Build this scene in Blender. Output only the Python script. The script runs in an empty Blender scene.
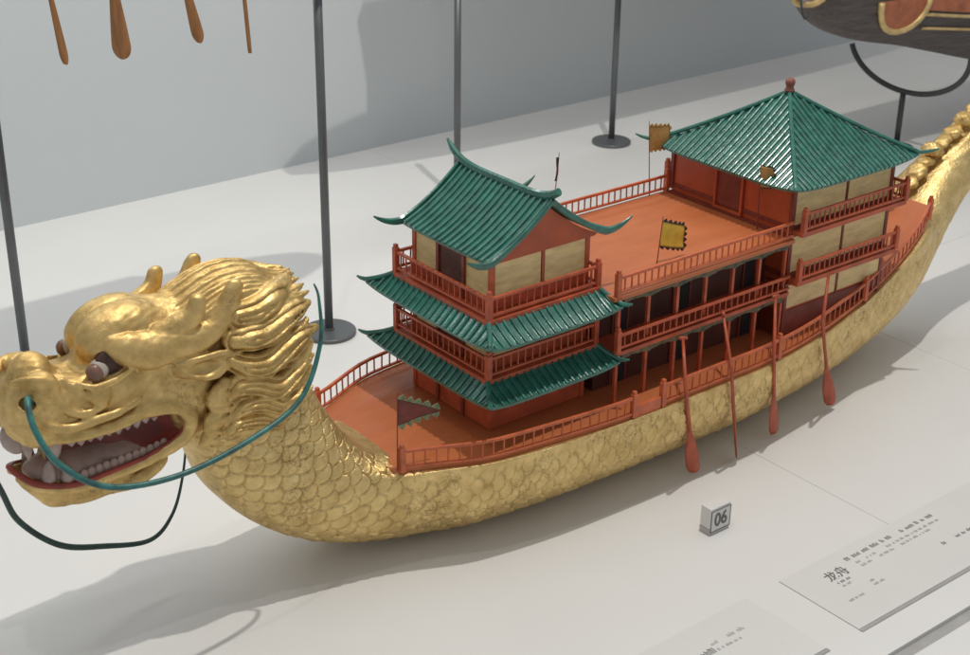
import bpy, math, random
import numpy as np
from mathutils import Vector, Matrix, noise as mnoise
random.seed(7); rng=np.random.default_rng(7)
PI=math.pi
scene=bpy.context.scene
COL=scene.collection

# ------------------------------------------------------------------ helpers
def lin(c): 
    c/=255.0
    return c/12.92 if c<=.04045 else ((c+.055)/1.055)**2.4
def S(r,g,b): return (lin(r),lin(g),lin(b),1)

class MB:
    def __init__(s): s.v=[]; s.f=[]; s.m=[]; s.mi=0
    def add(s,vs,fs):
        o=len(s.v); s.v+= [tuple(p) for p in vs]
        for f in fs: s.f.append(tuple(i+o for i in f)); s.m.append(s.mi)
    def box(s,x0,x1,y0,y1,z0,z1):
        s.add([(x0,y0,z0),(x1,y0,z0),(x1,y1,z0),(x0,y1,z0),(x0,y0,z1),(x1,y0,z1),(x1,y1,z1),(x0,y1,z1)],
              [(0,3,2,1),(4,5,6,7),(0,1,5,4),(1,2,6,5),(2,3,7,6),(3,0,4,7)])
    def beam(s,a,b,w,h,up=(0,0,1)):
        a=Vector(a); b=Vector(b); d=(b-a).normalized(); up=Vector(up)
        sd=d.cross(up)
        if sd.length<1e-4: sd=d.cross(Vector((1,0,0)))
        sd.normalize(); u=sd.cross(d).normalized()
        P=[]
        for c in (a,b):
            for i,j in ((-1,-1),(1,-1),(1,1),(-1,1)): P.append(c+sd*(i*w/2)+u*(j*h/2))
        s.add(P,[(0,1,2,3),(7,6,5,4),(0,4,5,1),(1,5,6,2),(2,6,7,3),(3,7,4,0)])
    def tube(s,pts,r,n=8,cap=True,flat=1.0,up=(0,0,1)):
        pts=[Vector(p) for p in pts]; k=len(pts)
        rs=[r]*k if not hasattr(r,'__len__') else list(r)
        U=Vector(up); V=[]; F=[]
        prev=None
        for i,p in enumerate(pts):
            d=(pts[min(i+1,k-1)]-pts[max(i-1,0)]).normalized()
            if prev is None:
                a=d.cross(U)
                if a.length<1e-3: a=d.cross(Vector((1,0,0)))
                a.normalize()
            else:
                a=(prev-d*prev.dot(d)).normalized()
            prev=a; b=a.cross(d).normalized()
            for j in range(n):
                t=2*PI*j/n
                V.append(p+a*(math.cos(t)*rs[i]*flat)+b*(math.sin(t)*rs[i]))
        for i in range(k-1):
            for j in range(n):
                F.append((i*n+j,i*n+(j+1)%n,(i+1)*n+(j+1)%n,(i+1)*n+j))
        if cap:
            F.append(tuple(range(n))[::-1]); F.append(tuple((k-1)*n+j for j in range(n)))
        s.add(V,F)
    def lathe(s,prof,c=(0,0,0),n=24):
        V=[];F=[];k=len(prof)
        for r,z in prof:
            for j in range(n):
                t=2*PI*j/n; V.append((c[0]+r*math.cos(t),c[1]+r*math.sin(t),c[2]+z))
        for i in range(k-1):
            for j in range(n): F.append((i*n+j,i*n+(j+1)%n,(i+1)*n+(j+1)%n,(i+1)*n+j))
        F.append(tuple(range(n))[::-1]); F.append(tuple((k-1)*n+j for j in range(n)))
        s.add(V,F)
    def ball(s,c,r,n=16,m=10,sc=(1,1,1)):
        V=[];F=[]
        for i in range(m+1):
            a=PI*i/m
            for j in range(n):
                t=2*PI*j/n
                V.append((c[0]+r*sc[0]*math.sin(a)*math.cos(t),c[1]+r*sc[1]*math.sin(a)*math.sin(t),c[2]-r*sc[2]*math.cos(a)))
        for i in range(m):
            for j in range(n): F.append((i*n+j,i*n+(j+1)%n,(i+1)*n+(j+1)%n,(i+1)*n+j))
        s.add(V,F)
    def grid(s,fn,nu,nv,closed=False):
        V=[fn(i/(nu),j/(nv)) for i in range(nu+1) for j in range(nv+1)]
        F=[(i*(nv+1)+j,(i+1)*(nv+1)+j,(i+1)*(nv+1)+j+1,i*(nv+1)+j+1) for i in range(nu) for j in range(nv)]
        s.add(V,F)
    def poly(s,pts,th,axis):
        """extruded polygon; pts 3D, thickness vector axis*th"""
        a=Vector(axis)*th; n=len(pts)
        V=[Vector(p)-a/2 for p in pts]+[Vector(p)+a/2 for p in pts]
        F=[tuple(range(n))[::-1],tuple(range(n,2*n))]+[(i,(i+1)%n,n+(i+1)%n,n+i) for i in range(n)]
        s.add(V,F)
    def build(s,name,mats,parent=None,bevel=0,smooth=False):
        me=bpy.data.meshes.new(name); me.from_pydata(s.v,[],s.f); 
        if not isinstance(mats,(list,tuple)): mats=[mats]
        for m in mats: me.materials.append(m)
        if len(mats)>1: me.polygons.foreach_set('material_index',s.m)
        me.update()
        import bmesh
        if len(s.f)<60000:
            bm=bmesh.new(); bm.from_mesh(me); bmesh.ops.recalc_face_normals(bm,faces=bm.faces); bm.to_mesh(me); bm.free()
        if smooth:
            me.polygons.foreach_set('use_smooth',[True]*len(me.polygons))
        o=bpy.data.objects.new(name,me); COL.objects.link(o)
        if smooth==2: pass
        if bevel:
            b=o.modifiers.new('bevel','BEVEL'); b.width=bevel; b.segments=2; b.limit_method='ANGLE'
        if parent: o.parent=parent
        return o

def tag(o,label=None,cat=None,group=None,kind=None):
    if label: o['label']=label
    if cat: o['category']=cat
    if group: o['group']=group
    if kind: o['kind']=kind
    return o
def empty(name,loc=(0,0,0)):
    o=bpy.data.objects.new(name,None); COL.objects.link(o); o.location=loc; o.empty_display_size=.02
    return o
def npmesh(name,V,F,mats,parent=None,smooth=True,midx=None):
    me=bpy.data.meshes.new(name)
    V=np.ascontiguousarray(V,np.float32); F=np.ascontiguousarray(F,np.int32)
    me.vertices.add(len(V)); me.vertices.foreach_set('co',V.ravel())
    me.loops.add(F.size); me.loops.foreach_set('vertex_index',F.ravel())
    me.polygons.add(len(F)); me.polygons.foreach_set('loop_start',np.arange(0,F.size,F.shape[1],dtype=np.int32))
    me.update(calc_edges=True); me.validate()
    if not isinstance(mats,(list,tuple)): mats=[mats]
    for m in mats: me.materials.append(m)
    if midx is not None: me.polygons.foreach_set('material_index',midx)
    if smooth: me.polygons.foreach_set('use_smooth',np.ones(len(me.polygons),bool))
    o=bpy.data.objects.new(name,me); COL.objects.link(o)
    if parent: o.parent=parent
    return o

# ------------------------------------------------------------------ materials
def mat(name,base,rough=.5,metal=0.0,var=.15,vscale=40,bump=0.0,bscale=200,rvar=.1,coat=0.0,col2=None,stretch=(1,1,1),spec=.5):
    m=bpy.data.materials.new(name); m.use_nodes=True
    nt=m.node_tree; N=nt.nodes; L=nt.links
    p=N['Principled BSDF']
    tc=N.new('ShaderNodeTexCoord'); mp=N.new('ShaderNodeMapping'); mp.inputs['Scale'].default_value=stretch
    L.new(tc.outputs['Object'],mp.inputs['Vector'])
    n1=N.new('ShaderNodeTexNoise'); n1.inputs['Scale'].default_value=vscale; n1.inputs['Detail'].default_value=6; n1.inputs['Roughness'].default_value=.6
    L.new(mp.outputs[0],n1.inputs['Vector'])
    mx=N.new('ShaderNodeMix'); mx.data_type='RGBA'
    c=base[:3]
    a=tuple(max(0,x*(1-var)) for x in c)+(1,); b=tuple(min(1,x*(1+var)) for x in c)+(1,)
    if col2: a=col2
    mx.inputs[6].default_value=a; mx.inputs[7].default_value=b
    cr=N.new('ShaderNodeMapRange'); cr.inputs[1].default_value=.32; cr.inputs[2].default_value=.68
    L.new(n1.outputs['Fac'],cr.inputs[0]); L.new(cr.outputs[0],mx.inputs[0]); L.new(mx.outputs[2],p.inputs['Base Color'])
    p.inputs['Metallic'].default_value=metal
    n2=N.new('ShaderNodeTexNoise'); n2.inputs['Scale'].default_value=vscale*1.7; n2.inputs['Detail'].default_value=4
    L.new(mp.outputs[0],n2.inputs['Vector'])
    r=N.new('ShaderNodeMapRange'); r.inputs[1].default_value=.3; r.inputs[2].default_value=.7
    r.inputs[3].default_value=max(.03,rough-rvar); r.inputs[4].default_value=min(1,rough+rvar)
    L.new(n2.outputs['Fac'],r.inputs[0]); L.new(r.outputs[0],p.inputs['Roughness'])
    p.inputs['Coat Weight'].default_value=coat; p.inputs['Coat Roughness'].default_value=.15
    p.inputs['Specular IOR Level'].default_value=spec
    if bump:
        n3=N.new('ShaderNodeTexNoise'); n3.inputs['Scale'].default_value=bscale; n3.inputs['Detail'].default_value=5
        L.new(mp.outputs[0],n3.inputs['Vector'])
        bp=N.new('ShaderNodeBump'); bp.inputs['Strength'].default_value=bump; bp.inputs['Distance'].default_value=.002
        L.new(n3.outputs['Fac'],bp.inputs['Height']); L.new(bp.outputs[0],p.inputs['Normal'])
    return m
GOLD=mat('gilding',(.68,.485,.20),.47,.74,var=.15,vscale=70,bump=.25,bscale=260,rvar=.12,col2=(.50,.33,.115,1))
GOLDH=mat('hull_gilding',(.74,.56,.255),.44,.76,var=.15,vscale=60,bump=.40,bscale=330,rvar=.1,col2=(.60,.42,.165,1))
def cracks(m,scale,w,mask_lo,dark):
    nt=m.node_tree;N=nt.nodes;Lk=nt.links;p=N['Principled BSDF']
    src=p.inputs['Base Color'].links[0].from_socket
    tc=N.new('ShaderNodeTexCoord'); nz=N.new('ShaderNodeTexNoise'); nz.inputs['Scale'].default_value=scale*1.3; nz.inputs['Detail'].default_value=3
    Lk.new(tc.outputs['Object'],nz.inputs['Vector'])
    ad=N.new('ShaderNodeVectorMath'); ad.operation='MULTIPLY_ADD'; ad.inputs[1].default_value=(.012,)*3
    Lk.new(nz.outputs['Color'],ad.inputs[0]); Lk.new(tc.outputs['Object'],ad.inputs[2])
    v=N.new('ShaderNodeTexVoronoi'); v.feature='DISTANCE_TO_EDGE'; v.inputs['Scale'].default_value=scale; Lk.new(ad.outputs[0],v.inputs['Vector'])
    r=N.new('ShaderNodeMapRange'); r.inputs[1].default_value=0; r.inputs[2].default_value=w; r.inputs[3].default_value=1; r.inputs[4].default_value=0; Lk.new(v.outputs['Distance'],r.inputs[0])
    n2=N.new('ShaderNodeTexNoise'); n2.inputs['Scale'].default_value=26; n2.inputs['Detail'].default_value=5; Lk.new(tc.outputs['Object'],n2.inputs['Vector'])
    r2=N.new('ShaderNodeMapRange'); r2.inputs[1].default_value=mask_lo; r2.inputs[2].default_value=mask_lo+.12; r2.inputs[3].default_value=0; r2.inputs[4].default_value=.6; Lk.new(n2.outputs['Fac'],r2.inputs[0])
    mu=N.new('ShaderNodeMath'); mu.operation='MULTIPLY'; Lk.new(r.outputs[0],mu.inputs[0]); Lk.new(r2.outputs[0],mu.inputs[1])
    mx=N.new('ShaderNodeMix'); mx.data_type='RGBA'; mx.inputs[7].default_value=dark; Lk.new(mu.outputs[0],mx.inputs[0]); Lk.new(src,mx.inputs[6]); Lk.new(mx.outputs[2],p.inputs['Base Color'])
    iv=N.new('ShaderNodeMath'); iv.operation='MULTIPLY_ADD'; iv.inputs[1].default_value=-.6; iv.inputs[2].default_value=p.inputs['Metallic'].default_value; Lk.new(mu.outputs[0],iv.inputs[0]); Lk.new(iv.outputs[0],p.inputs['Metallic'])
cracks(GOLDH,120,.06,.49,(.11,.055,.02,1)); cracks(GOLD,150,.05,.53,(.13,.06,.02,1))
GOLDT=mat('gold_trim',(.62,.45,.20),.45,.35,var=.2,vscale=80)
RED=mat('red_paint',(.47,.092,.037),.42,var=.25,vscale=60,bump=.15)
RAILRED=mat('rail_red_paint',(.55,.125,.046),.4,var=.22,vscale=70,bump=.15)
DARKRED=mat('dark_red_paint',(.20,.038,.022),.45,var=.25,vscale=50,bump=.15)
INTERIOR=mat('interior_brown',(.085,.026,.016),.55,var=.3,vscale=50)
WALLRED=mat('cabin_red_paint',(.46,.085,.026),.38,var=.15,vscale=30,bump=.1)
DECK=mat('deck_orange',(.50,.150,.052),.45,var=.05,vscale=30,bump=.12,col2=(.455,.130,.043,1),stretch=(.5,1.6,1))
GREEN=mat('green_glaze',(.026,.142,.106),.23,var=.3,vscale=90,bump=.12,coat=.5,rvar=.08)
GREENT=mat('green_ridge',(.028,.150,.112),.3,var=.3,vscale=90,bump=.15,coat=.3)
PANEL=mat('ochre_panel',(.74,.56,.26),.5,var=.17,vscale=45,bump=.1,stretch=(1,1,4))
VALANCE=mat('carved_valance',(.14,.10,.045),.6,var=.5,vscale=160,bump=.6,bscale=300,col2=(.03,.06,.045,1))
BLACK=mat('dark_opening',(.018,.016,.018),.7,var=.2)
TEAL=mat('whisker_paint',(.035,.17,.15),.38,var=.4,vscale=80,col2=(.02,.06,.06,1))
SHADETEAL=mat('whisker_painted_shade',(.02,.055,.05),.45,var=.3,vscale=80)  # whisker teal darkened: shade of the far side put into the colour
MOUTH=mat('mouth_red',(.30,.046,.028),.4,var=.3,vscale=60)
MAROON=mat('palate_maroon',(.20,.052,.042),.5,var=.3,vscale=60)
TOOTH=mat('tooth_paint',(.40,.305,.265),.45,var=.2,vscale=120)
TONGUE=mat('tongue_paint',(.42,.29,.24),.5,var=.2,vscale=80)
EYEW=mat('eye_white',(.46,.40,.35),.3,var=.1)
SOCKET=mat('eye_socket_brown',(.075,.030,.020),.5,var=.3,vscale=90)
IRIS=mat('iris_brown',(.20,.105,.07),.3,var=.2,vscale=150)
PADDLE=mat('paddle_red',(.44,.088,.038),.45,var=.25,vscale=60,stretch=(3,3,.6),bump=.15)
OARWOOD=mat('oar_wood',(.34,.155,.055),.45,var=.25,vscale=60,stretch=(4,4,.5))
YELLOW=mat('flag_yellow',(.72,.50,.06),.7,var=.15,vscale=120)
FLAGDK=mat('flag_dark_border',(.035,.03,.02),.7,var=.3,vscale=120)
FLAGRED=mat('flag_red',(.17,.036,.026),.7,var=.2,vscale=120)
FLAGGRN=mat('flag_green_border',(.17,.20,.10),.7,var=.4,vscale=200)
FLAGBRN=mat('flag_ochre',(.46,.26,.08),.7,var=.2,vscale=120)
STEEL=mat('grey_steel',(.13,.14,.145),.42,.35,var=.1,vscale=30)
STEELD=mat('dark_steel',(.055,.062,.06),.45,.3,var=.1,vscale=30)
TABLE=mat('white_table_paint',(.73,.72,.695),.42,var=.015,vscale=6,bump=.02,bscale=300,rvar=.05,spec=.35)
WALL=mat('pale_wall_paint',(.60,.64,.655),.75,var=.012,vscale=4,spec=.2)
SEAM=mat('table_seam_dark',(.12,.115,.11),.8,var=.1)
PLATE=mat('caption_plate_grey',(.69,.68,.655),.35,var=.02,vscale=8,spec=.3)
SHADOWGROOVE=mat('edge_shadow_and_groove_grey',(.37,.36,.345),.5,var=.1)  # painted shadow line of the caption plates, and the table groove's grey
INK=mat('caption_ink',(.15,.147,.143),.7,var=.1)
INKL=mat('caption_ink_faint',(.38,.37,.36),.7,var=.1)
BLOCKW=mat('block_frosted',(.72,.70,.675),.35,var=.03,vscale=60)
BLOCKG=mat('block_base_grey',(.47,.455,.43),.5,var=.1,vscale=60)
HULLD=mat('ship_dark_hull',(.085,.070,.064),.55,var=.35,vscale=40,stretch=(.4,3,5),bump=.3)
SHIPOR=mat('ship_orange_panel',(.42,.13,.055),.5,var=.25,vscale=60)
SHIPPINK=mat('ship_pale_panel',(.42,.34,.30),.5,var=.3,vscale=70)

# ------------------------------------------------------------------ boat root
boat=empty('dragon_boat')
tag(boat,'gilded dragon boat with green tiled pavilions, red railings and a roaring dragon head','model boat')

# ------------------------------------------------------------------ hull loft
def interp(xs,ys,x):
    xs=np.asarray(xs,float); ys=np.asarray(ys,float); x=np.asarray(x,float)
    # monotone-ish cubic (pchip)
    h=np.diff(xs); d=np.diff(ys)/h; m=np.zeros_like(ys)
    m[0]=d[0]; m[-1]=d[-1]
    for i in range(1,len(xs)-1):
        if d[i-1]*d[i]>0:
            w1=2*h[i]+h[i-1]; w2=h[i]+2*h[i-1]; m[i]=(w1+w2)/(w1/d[i-1]+w2/d[i])
    k=np.clip(np.searchsorted(xs,x)-1,0,len(xs)-2); t=(x-xs[k])/h[k]
    return (2*t**3-3*t**2+1)*ys[k]+(t**3-2*t**2+t)*h[k]*m[k]+(-2*t**3+3*t**2)*ys[k+1]+(t**3-t**2)*h[k]*m[k+1]
GX=[-.11,-.087,-.011,.038,.087,.125,.18,.276,.33,.375,.41,.465,.505,.555,.594,.615,.64]
GW=[.060,.0655,.096,.1025,.108,.1105,.1105,.1105,.107,.101,.096,.087,.079,.069,.058,.050,.044]
GZ=[.095,.092,.092,.092,.092,.092,.092,.092,.092,.093,.0965,.103,.111,.125,.139,.150,.165]
gw=lambda x: float(interp(GX,GW,x)); gz=lambda x: float(interp(GX,GZ,x))
# stations: (A bottom x,z) (B top x,z) frac of centre from A->B, half width, e exponent
ST=[((-.240,.215),(-.150,.235),.5,.030),
    ((-.246,.165),(-.146,.203),.5,.036),
    ((-.238,.122),(-.139,.174),.52,.041),
    ((-.211,.078),(-.127,.146),.58,.047),
    ((-.171,.042),(-.112,.121),.66,.054),
    ((-.120,.017),(-.093,.101),.84,.0625),
    ((-.062,.004),(-.066,.0935),.975,.0745),
    ((-.011,.001),(-.011,.0935),.985,.096),
    ((.087,.0),(.087,.0935),.985,.108),
    ((.18,.0),(.18,.0935),.985,.1105),
    ((.276,.0),(.276,.0935),.985,.1105),
    ((.375,.001),(.375,.0945),.985,.101),
    ((.465,.003),(.465,.1045),.985,.087),
    ((.525,.009),(.520,.1165),.98,.0765),
    ((.578,.022),(.562,.1295),.97,.068),
    ((.620,.044),(.597,.143),.92,.060),
    ((.650,.072),(.624,.152),.75,.048),
    ((.678,.105),(.654,.174),.6,.039),
    ((.712,.138),(.690,.199),.5,.032),
    ((.760,.172),(.741,.228),.5,.028),
    ((.815,.212),(.800,.266),.5,.024),
    ((.860,.255),(.850,.300),.5,.018)]
cent=np.array([[a[0]+(b[0]-a[0])*f,a[1]+(b[1]-a[1])*f] for a,b,f,w in ST])
arc=np.concatenate([[0],np.cumsum(np.linalg.norm(np.diff(cent,axis=0),axis=1))])
NU=1560
u=np.linspace(0,arc[-1],NU)
col=lambda f: interp(arc,[f(s) for s in ST],u)
Ax,Az,Bx,Bz=col(lambda s:s[0][0]),col(lambda s:s[0][1]),col(lambda s:s[1][0]),col(lambda s:s[1][1])
Fr,Ww=col(lambda s:s[2]),col(lambda s:s[3])
Cx=Ax+(Bx-Ax)*Fr; Cz=Az+(Bz-Az)*Fr
NV=500
th=np.linspace(0,2*PI,NV,endpoint=False)-PI/2   # start at keel
ct,st=np.cos(th),np.sin(th)
def spow(a,e): return np.sign(a)*np.abs(a)**e
ex=2/2.35
yy=Ww[:,None]*spow(ct,ex)[None,:]
dn=np.maximum(-spow(st,ex),0)[None,:]; up=np.maximum(spow(st,ex),0)[None,:]
X=Cx[:,None]+(Ax-Cx)[:,None]*dn+(Bx-Cx)[:,None]*up
Z=Cz[:,None]+(Az-Cz)[:,None]*dn+(Bz-Cz)[:,None]*up
P=np.stack([X,yy,Z],-1)
# normals
du=np.gradient(P,axis=0); dv=(np.roll(P,-1,1)-np.roll(P,1,1))
nrm=np.cross(dv,du); nrm/=np.linalg.norm(nrm,axis=-1,keepdims=True)+1e-12
if (nrm[NU//2,NV//4]*np.array([0,1,0])).sum()<0: nrm=-nrm
# scale pattern in (s,t) metres: t = girth from the gunwale/centre line
seg=np.linalg.norm(P-np.roll(P,1,1),axis=-1); girth=np.cumsum(seg,axis=1)
gt=girth-girth[:,[NV//4]]                       # zero at starboard gunwale
gp=girth-girth[:,[3*NV//4]]                     # zero at port gunwale
tt=np.where(ct[None,:]>0,gt,-gp)                # + above the gunwale
ss=np.repeat(u[:,None],NV,1)
size=np.interp(u,[0,.12,.25,.45,1.2],[.0180,.0182,.0182,.0180,.0165])[:,None]
su=np.cumsum(1/size[:,0])*(u[1]-u[0])
def scales(a,b):
    """a along the hull, b round it, in scale units -> height 0..1"""
    best=np.full(a.shape,-1.0); rank=np.full(a.shape,1e9)
    r=.70
    i0=np.floor(a/.5).astype(int)
    for di in (-2,-1,0,1,2):
        i=i0+di
        off=np.where(i%2==0,0.0,.5)
        for dj in (-1,0,1):
            j=np.round(b-off)+dj
            jit=np.sin(i*12.9898+j*78.233)*43758.5453; jit=jit-np.floor(jit)
            ca=i*.5+(jit-.5)*.10; cb=j+off+(((jit*7.13)%1)-.5)*.10
            da=a-ca; db=b-cb
            dist=np.sqrt(da*da*1.15+db*db*1.25)
            edge=r-dist
            ok=(edge>0)&(da>-.25)
            hgt=np.clip(edge/.16,0,1)**.7*(.35+.65*np.clip((da+.3)/.9,0,1)**1.3)
            better=ok&(ca<rank)
            # the scale nearest the head lies on top
            best=np.where(better,hgt,best); rank=np.where(better,ca,rank)
    return np.maximum(best,0)
hs=scales(su[:,None]+0*tt,tt/(size*np.interp(u,[0,.2,.35,1.2],[1,1,1.3,1.3])[:,None]))
nz=np.sin(ss*310+tt*170)*np.sin(ss*190-tt*260)
amp=np.interp(u,[0,.1,.25,.5,.80,.98,1.3],[.0030,.0034,.0029,.0025,.0019,.0003,.0001])[:,None]
bel=tt<-.0035
fade=np.clip((-tt-.003)/.006,0,1)
nk=np.clip((.235-u)/.03,0,1)[:,None]            # whole neck is scaled, the hull only below its rim
fade=np.maximum(fade,nk)
fade=fade*(1-np.clip((up-.80)/.16,0,1)*nk)
# keel band smooth
kd=np.minimum(np.abs(girth),np.abs(girth[:,[-1]]-girth))
fade=fade*np.clip((kd-.012)/.01,0,1)
P=P+nrm*((hs-.6)*amp*fade+nz*.00025*fade)[...,None]
# raised rim band under the rail
rim=np.exp(-((tt+.0015)/.0022)**2)*(1-nk)*np.clip((.90-u)/.12,0,1)[:,None]
P=P+nrm*(rim*.0012)[...,None]
# tail: flowing ridges
tl=np.clip((u-.98)/.08,0,1)[:,None]
P=P+nrm*(tl*.0007*np.sin(tt*520+8*np.sin(ss*38)))[...,None]
idx=np.arange(NU*NV).reshape(NU,NV)
a=idx[:-1]; b=idx[1:]
F=np.stack([a,b,np.roll(b,-1,1),np.roll(a,-1,1)],-1).reshape(-1,4)
V=P.reshape(-1,3)
c0=V[idx[0]].mean(0); c1=V[idx[-1]].mean(0)
V=np.vstack([V,c0,c1]); n0=len(V)-2
capF=np.array([[n0,idx[0][j],idx[0][(j+1)%NV],idx[0][(j+1)%NV]] for j in range(0)]+[],dtype=int).reshape(-1,4)
hull=npmesh('hull',V[:-2],F,GOLDH,boat)
hull.data.flip_normals() if False else None

# ------------------------------------------------------------------ main deck
def deck_strip(name,x0,x1,inset,dz,m,parent,n=60):
    mb=MB(); xs=[x0+(x1-x0)*i/n for i in range(n+1)]
    V=[];Fc=[]
    for x in xs:
        w=max(.002,gw(x)-inset); z=gz(x)+dz
        V+=[(x,-w,z),(x,w,z),(x,w,z-.003),(x,-w,z-.003)]
    for i in range(n):
        o=4*i
        for j in range(4): Fc.append((o+j,o+4+j,o+4+(j+1)%4,o+(j+1)%4))
    Fc+=[(0,1,2,3),(4*n+3,4*n+2,4*n+1,4*n)]
    mb.add(V,Fc)
    return mb.build(name,m,parent)
deck_strip('main_deck',-.093,.625,.0035,.0035,DECK,boat)

# ------------------------------------------------------------------ railings
def railing(parent,path,h,spacing,m=RAILRED,posts=(True,True),t=.0026,bal=.0013,ph=1.25,name='railing',midposts=0,knob=True):
    mb=MB(); pts=[Vector(p) for p in path]
    L=[0]
    for i in range(1,len(pts)): L.append(L[-1]+(pts[i]-pts[i-1]).length)
    def at(s):
        for i in range(1,len(pts)):
            if s<=L[i]+1e-9:
                k=(s-L[i-1])/max(1e-9,L[i]-L[i-1]); return pts[i-1].lerp(pts[i],k)
        return pts[-1]
    upv=Vector((0,0,1))
    for i in range(1,len(pts)):
        a,b=pts[i-1],pts[i]
        for z,tt_ in ((h-t/2,t),(.0035,t*.8)):
            mb.beam(a+upv*z,b+upv*z,t,tt_)
    n=max(1,round(L[-1]/spacing))
    for i in range(1,n):
        p=at(L[-1]*i/n)
        j=random.uniform(-.0002,.0002)
        mb.beam(p+upv*.0045+Vector((j,0,0)),p+upv*(h-t*.8)+Vector((-j,0,0)),bal,bal)
    ps=[]
    if posts[0]: ps.append(at(0))
    if posts[1]: ps.append(at(L[-1]))
    for k in range(midposts): ps.append(at(L[-1]*(k+1)/(midposts+1)))
    for p in ps:
        mb.box(p.x-.0024,p.x+.0024,p.y-.0024,p.y+.0024,p.z-.0005,p.z+h*ph)
        if knob: mb.box(p.x-.0017,p.x+.0017,p.y-.0017,p.y+.0017,p.z+h*ph,p.z+h*ph+.003)
    return mb.build(name,m,parent,bevel=.0003)
def gpath(x0,x1,side,inset=.003,dz=.002,n=14):
    r=[]
    for i in range(n+1):
        x=x0+(x1-x0)*i/n
        r.append((x,side*(gw(x)-inset),gz(x)+dz))
    return r
for sd in (-1,1):
    railing(boat,gpath(-.086,.128,sd),.0195,.0098,name='bulwark_railing',ph=1.12)
    railing(boat,gpath(.163,.612,sd,n=28),.0205,.0092,name='bulwark_railing',ph=1.12,midposts=2)
    mb=MB(); mb.beam((.131,sd*(gw(.13)-.003),.0985),(.160,sd*(gw(.16)-.003),.0985),.003,.011)
    mb.build('boarding_gate',RAILRED,boat,bevel=.0003)

# ------------------------------------------------------------------ roofs
def roof_face(m,O,D,L,I,run,rise,a,b,sag=.25,lift=0.0,pitch=.0075,r=.0016,th=.0022,seed=0):
    O=Vector(O);D=Vector(D).normalized();I=Vector(I).normalized()
    def pos(l,v,dz=0.0):
        k=abs(2*l/L-1)
        z=rise*((1-sag)*v+sag*v*v)+lift*k**5*(1-v)**2
        return O+D*l+I*(run*v)+Vector((0,0,z+dz))
    def bounds(v): return a*v, L-b*v
    nu,nv=24,8
    def top(dz):
        def fn(i,j):
            lo,hi=bounds(j); return pos(lo+(hi-lo)*i,j,dz)
        return fn
    m.grid(top(0),nu,nv); m.grid(top(-th),nu,nv)
    # eave fascia
    def fas(i,j):
        return pos(L*i,0,-th*j)
    m.grid(fas,nu,1)
    def side(l0):
        def fn(i,j):
            lo,hi=bounds(i); return pos(lo if l0 else hi,i,-th*j)
        return fn
    m.grid(side(True),nv,1); m.grid(side(False),nv,1)
    n=max(2,int(L/pitch)); off=(L-(n-1)*pitch)/2
    for k in range(n):
        l=min(L-r,max(r,off+k*pitch+random.uniform(-.00035,.00035)))
        vm=1.0
        if a>0: vm=min(vm,l/a)
        if b>0: vm=min(vm,(L-l)/b)
        if vm<.06: continue
        q=max(3,int(9*vm))
        m.tube([pos(l,-.012+ (vm+.0)*i/q,r*.35) for i in range(q+1)],r*random.uniform(.94,1.06),n=8)
    return pos
def ridge(m,pts,r,flat=1.0,n=8):
    m.tube(pts,r,n=n,flat=flat)

def quad_pts(p0,p1,p2,n):
    p0,p1,p2=Vector(p0),Vector(p1),Vector(p2)
    return [p0*(1-t)**2+p1*2*t*(1-t)+p2*t*t for t in [i/n for i in range(n+1)]]

# ------------------------------------------------------------------ front pavilion
TX0,TX1,TW=0.0,.118,.065
WX0,WX1,WW=.012,.115,.0525
pav=MB()
# tier cores
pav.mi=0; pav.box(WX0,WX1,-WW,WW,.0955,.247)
# balcony slabs
pav.mi=1
pav.box(TX0-.003,TX1+.003,-TW-.003,TW+.003,.1995,.2055)
pav.box(TX0-.003,TX1+.003,-TW-.003,TW+.003,.1460,.1520)
# frames: corner posts and rails on each tier
def frame(mb,x0,x1,w,z0,z1,px=.0036,xs=(),ys=(),top=.003,bot=.006):
    e=.0012
    for x in (x0,x1):
        for y in (-w,w):
            mb.box(x-px/2-.0004,x+px/2+.0004,y-px/2-.0004,y+px/2+.0004,z0,z1)
    for y,s in ((-w,-1),(w,1)):
        mb.box(x0+px/2+.0004,x1-px/2-.0004,y-e if s<0 else y-.0004,y+.0004 if s<0 else y+e,z1-top,z1-.0002)
        mb.box(x0+px/2+.0004,x1-px/2-.0004,y-e if s<0 else y-.0004,y+.0004 if s<0 else y+e,z0+.0002,z0+bot)
        for x in xs: mb.box(x-.0012,x+.0012,y-e if s<0 else y-.0004,y+.0004 if s<0 else y+e,z0+bot,z1-top)
    for x,s in ((x0,-1),(x1,1)):
        mb.box(x-e if s<0 else x-.0004,x+.0004 if s<0 else x+e,-w+px/2+.0004,w-px/2-.0004,z1-top,z1-.0002)
        mb.box(x-e if s<0 else x-.0004,x+.0004 if s<0 else x+e,-w+px/2+.0004,w-px/2-.0004,z0+.0002,z0+bot)
        for y in ys: mb.box(x-e if s<0 else x-.0004,x+.0004 if s<0 else x+e,y-.0012,y+.0012,z0+bot,z1-top)
pav.mi=2
frame(pav,WX0,WX1,WW,.2055,.2500,xs=(.066,),ys=(.0185,-.0185),bot=.012)
frame(pav,WX0,WX1,WW,.1520,.1990,xs=(.066,),ys=(.0185,-.0185),bot=.010)
frame(pav,WX0,WX1,WW,.0960,.1455,xs=(.066,),ys=(.0185,-.0185),bot=.024)
pavilion=pav.build('front_pavilion',[DARKRED,RED,RED],boat,bevel=.0003)
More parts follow.
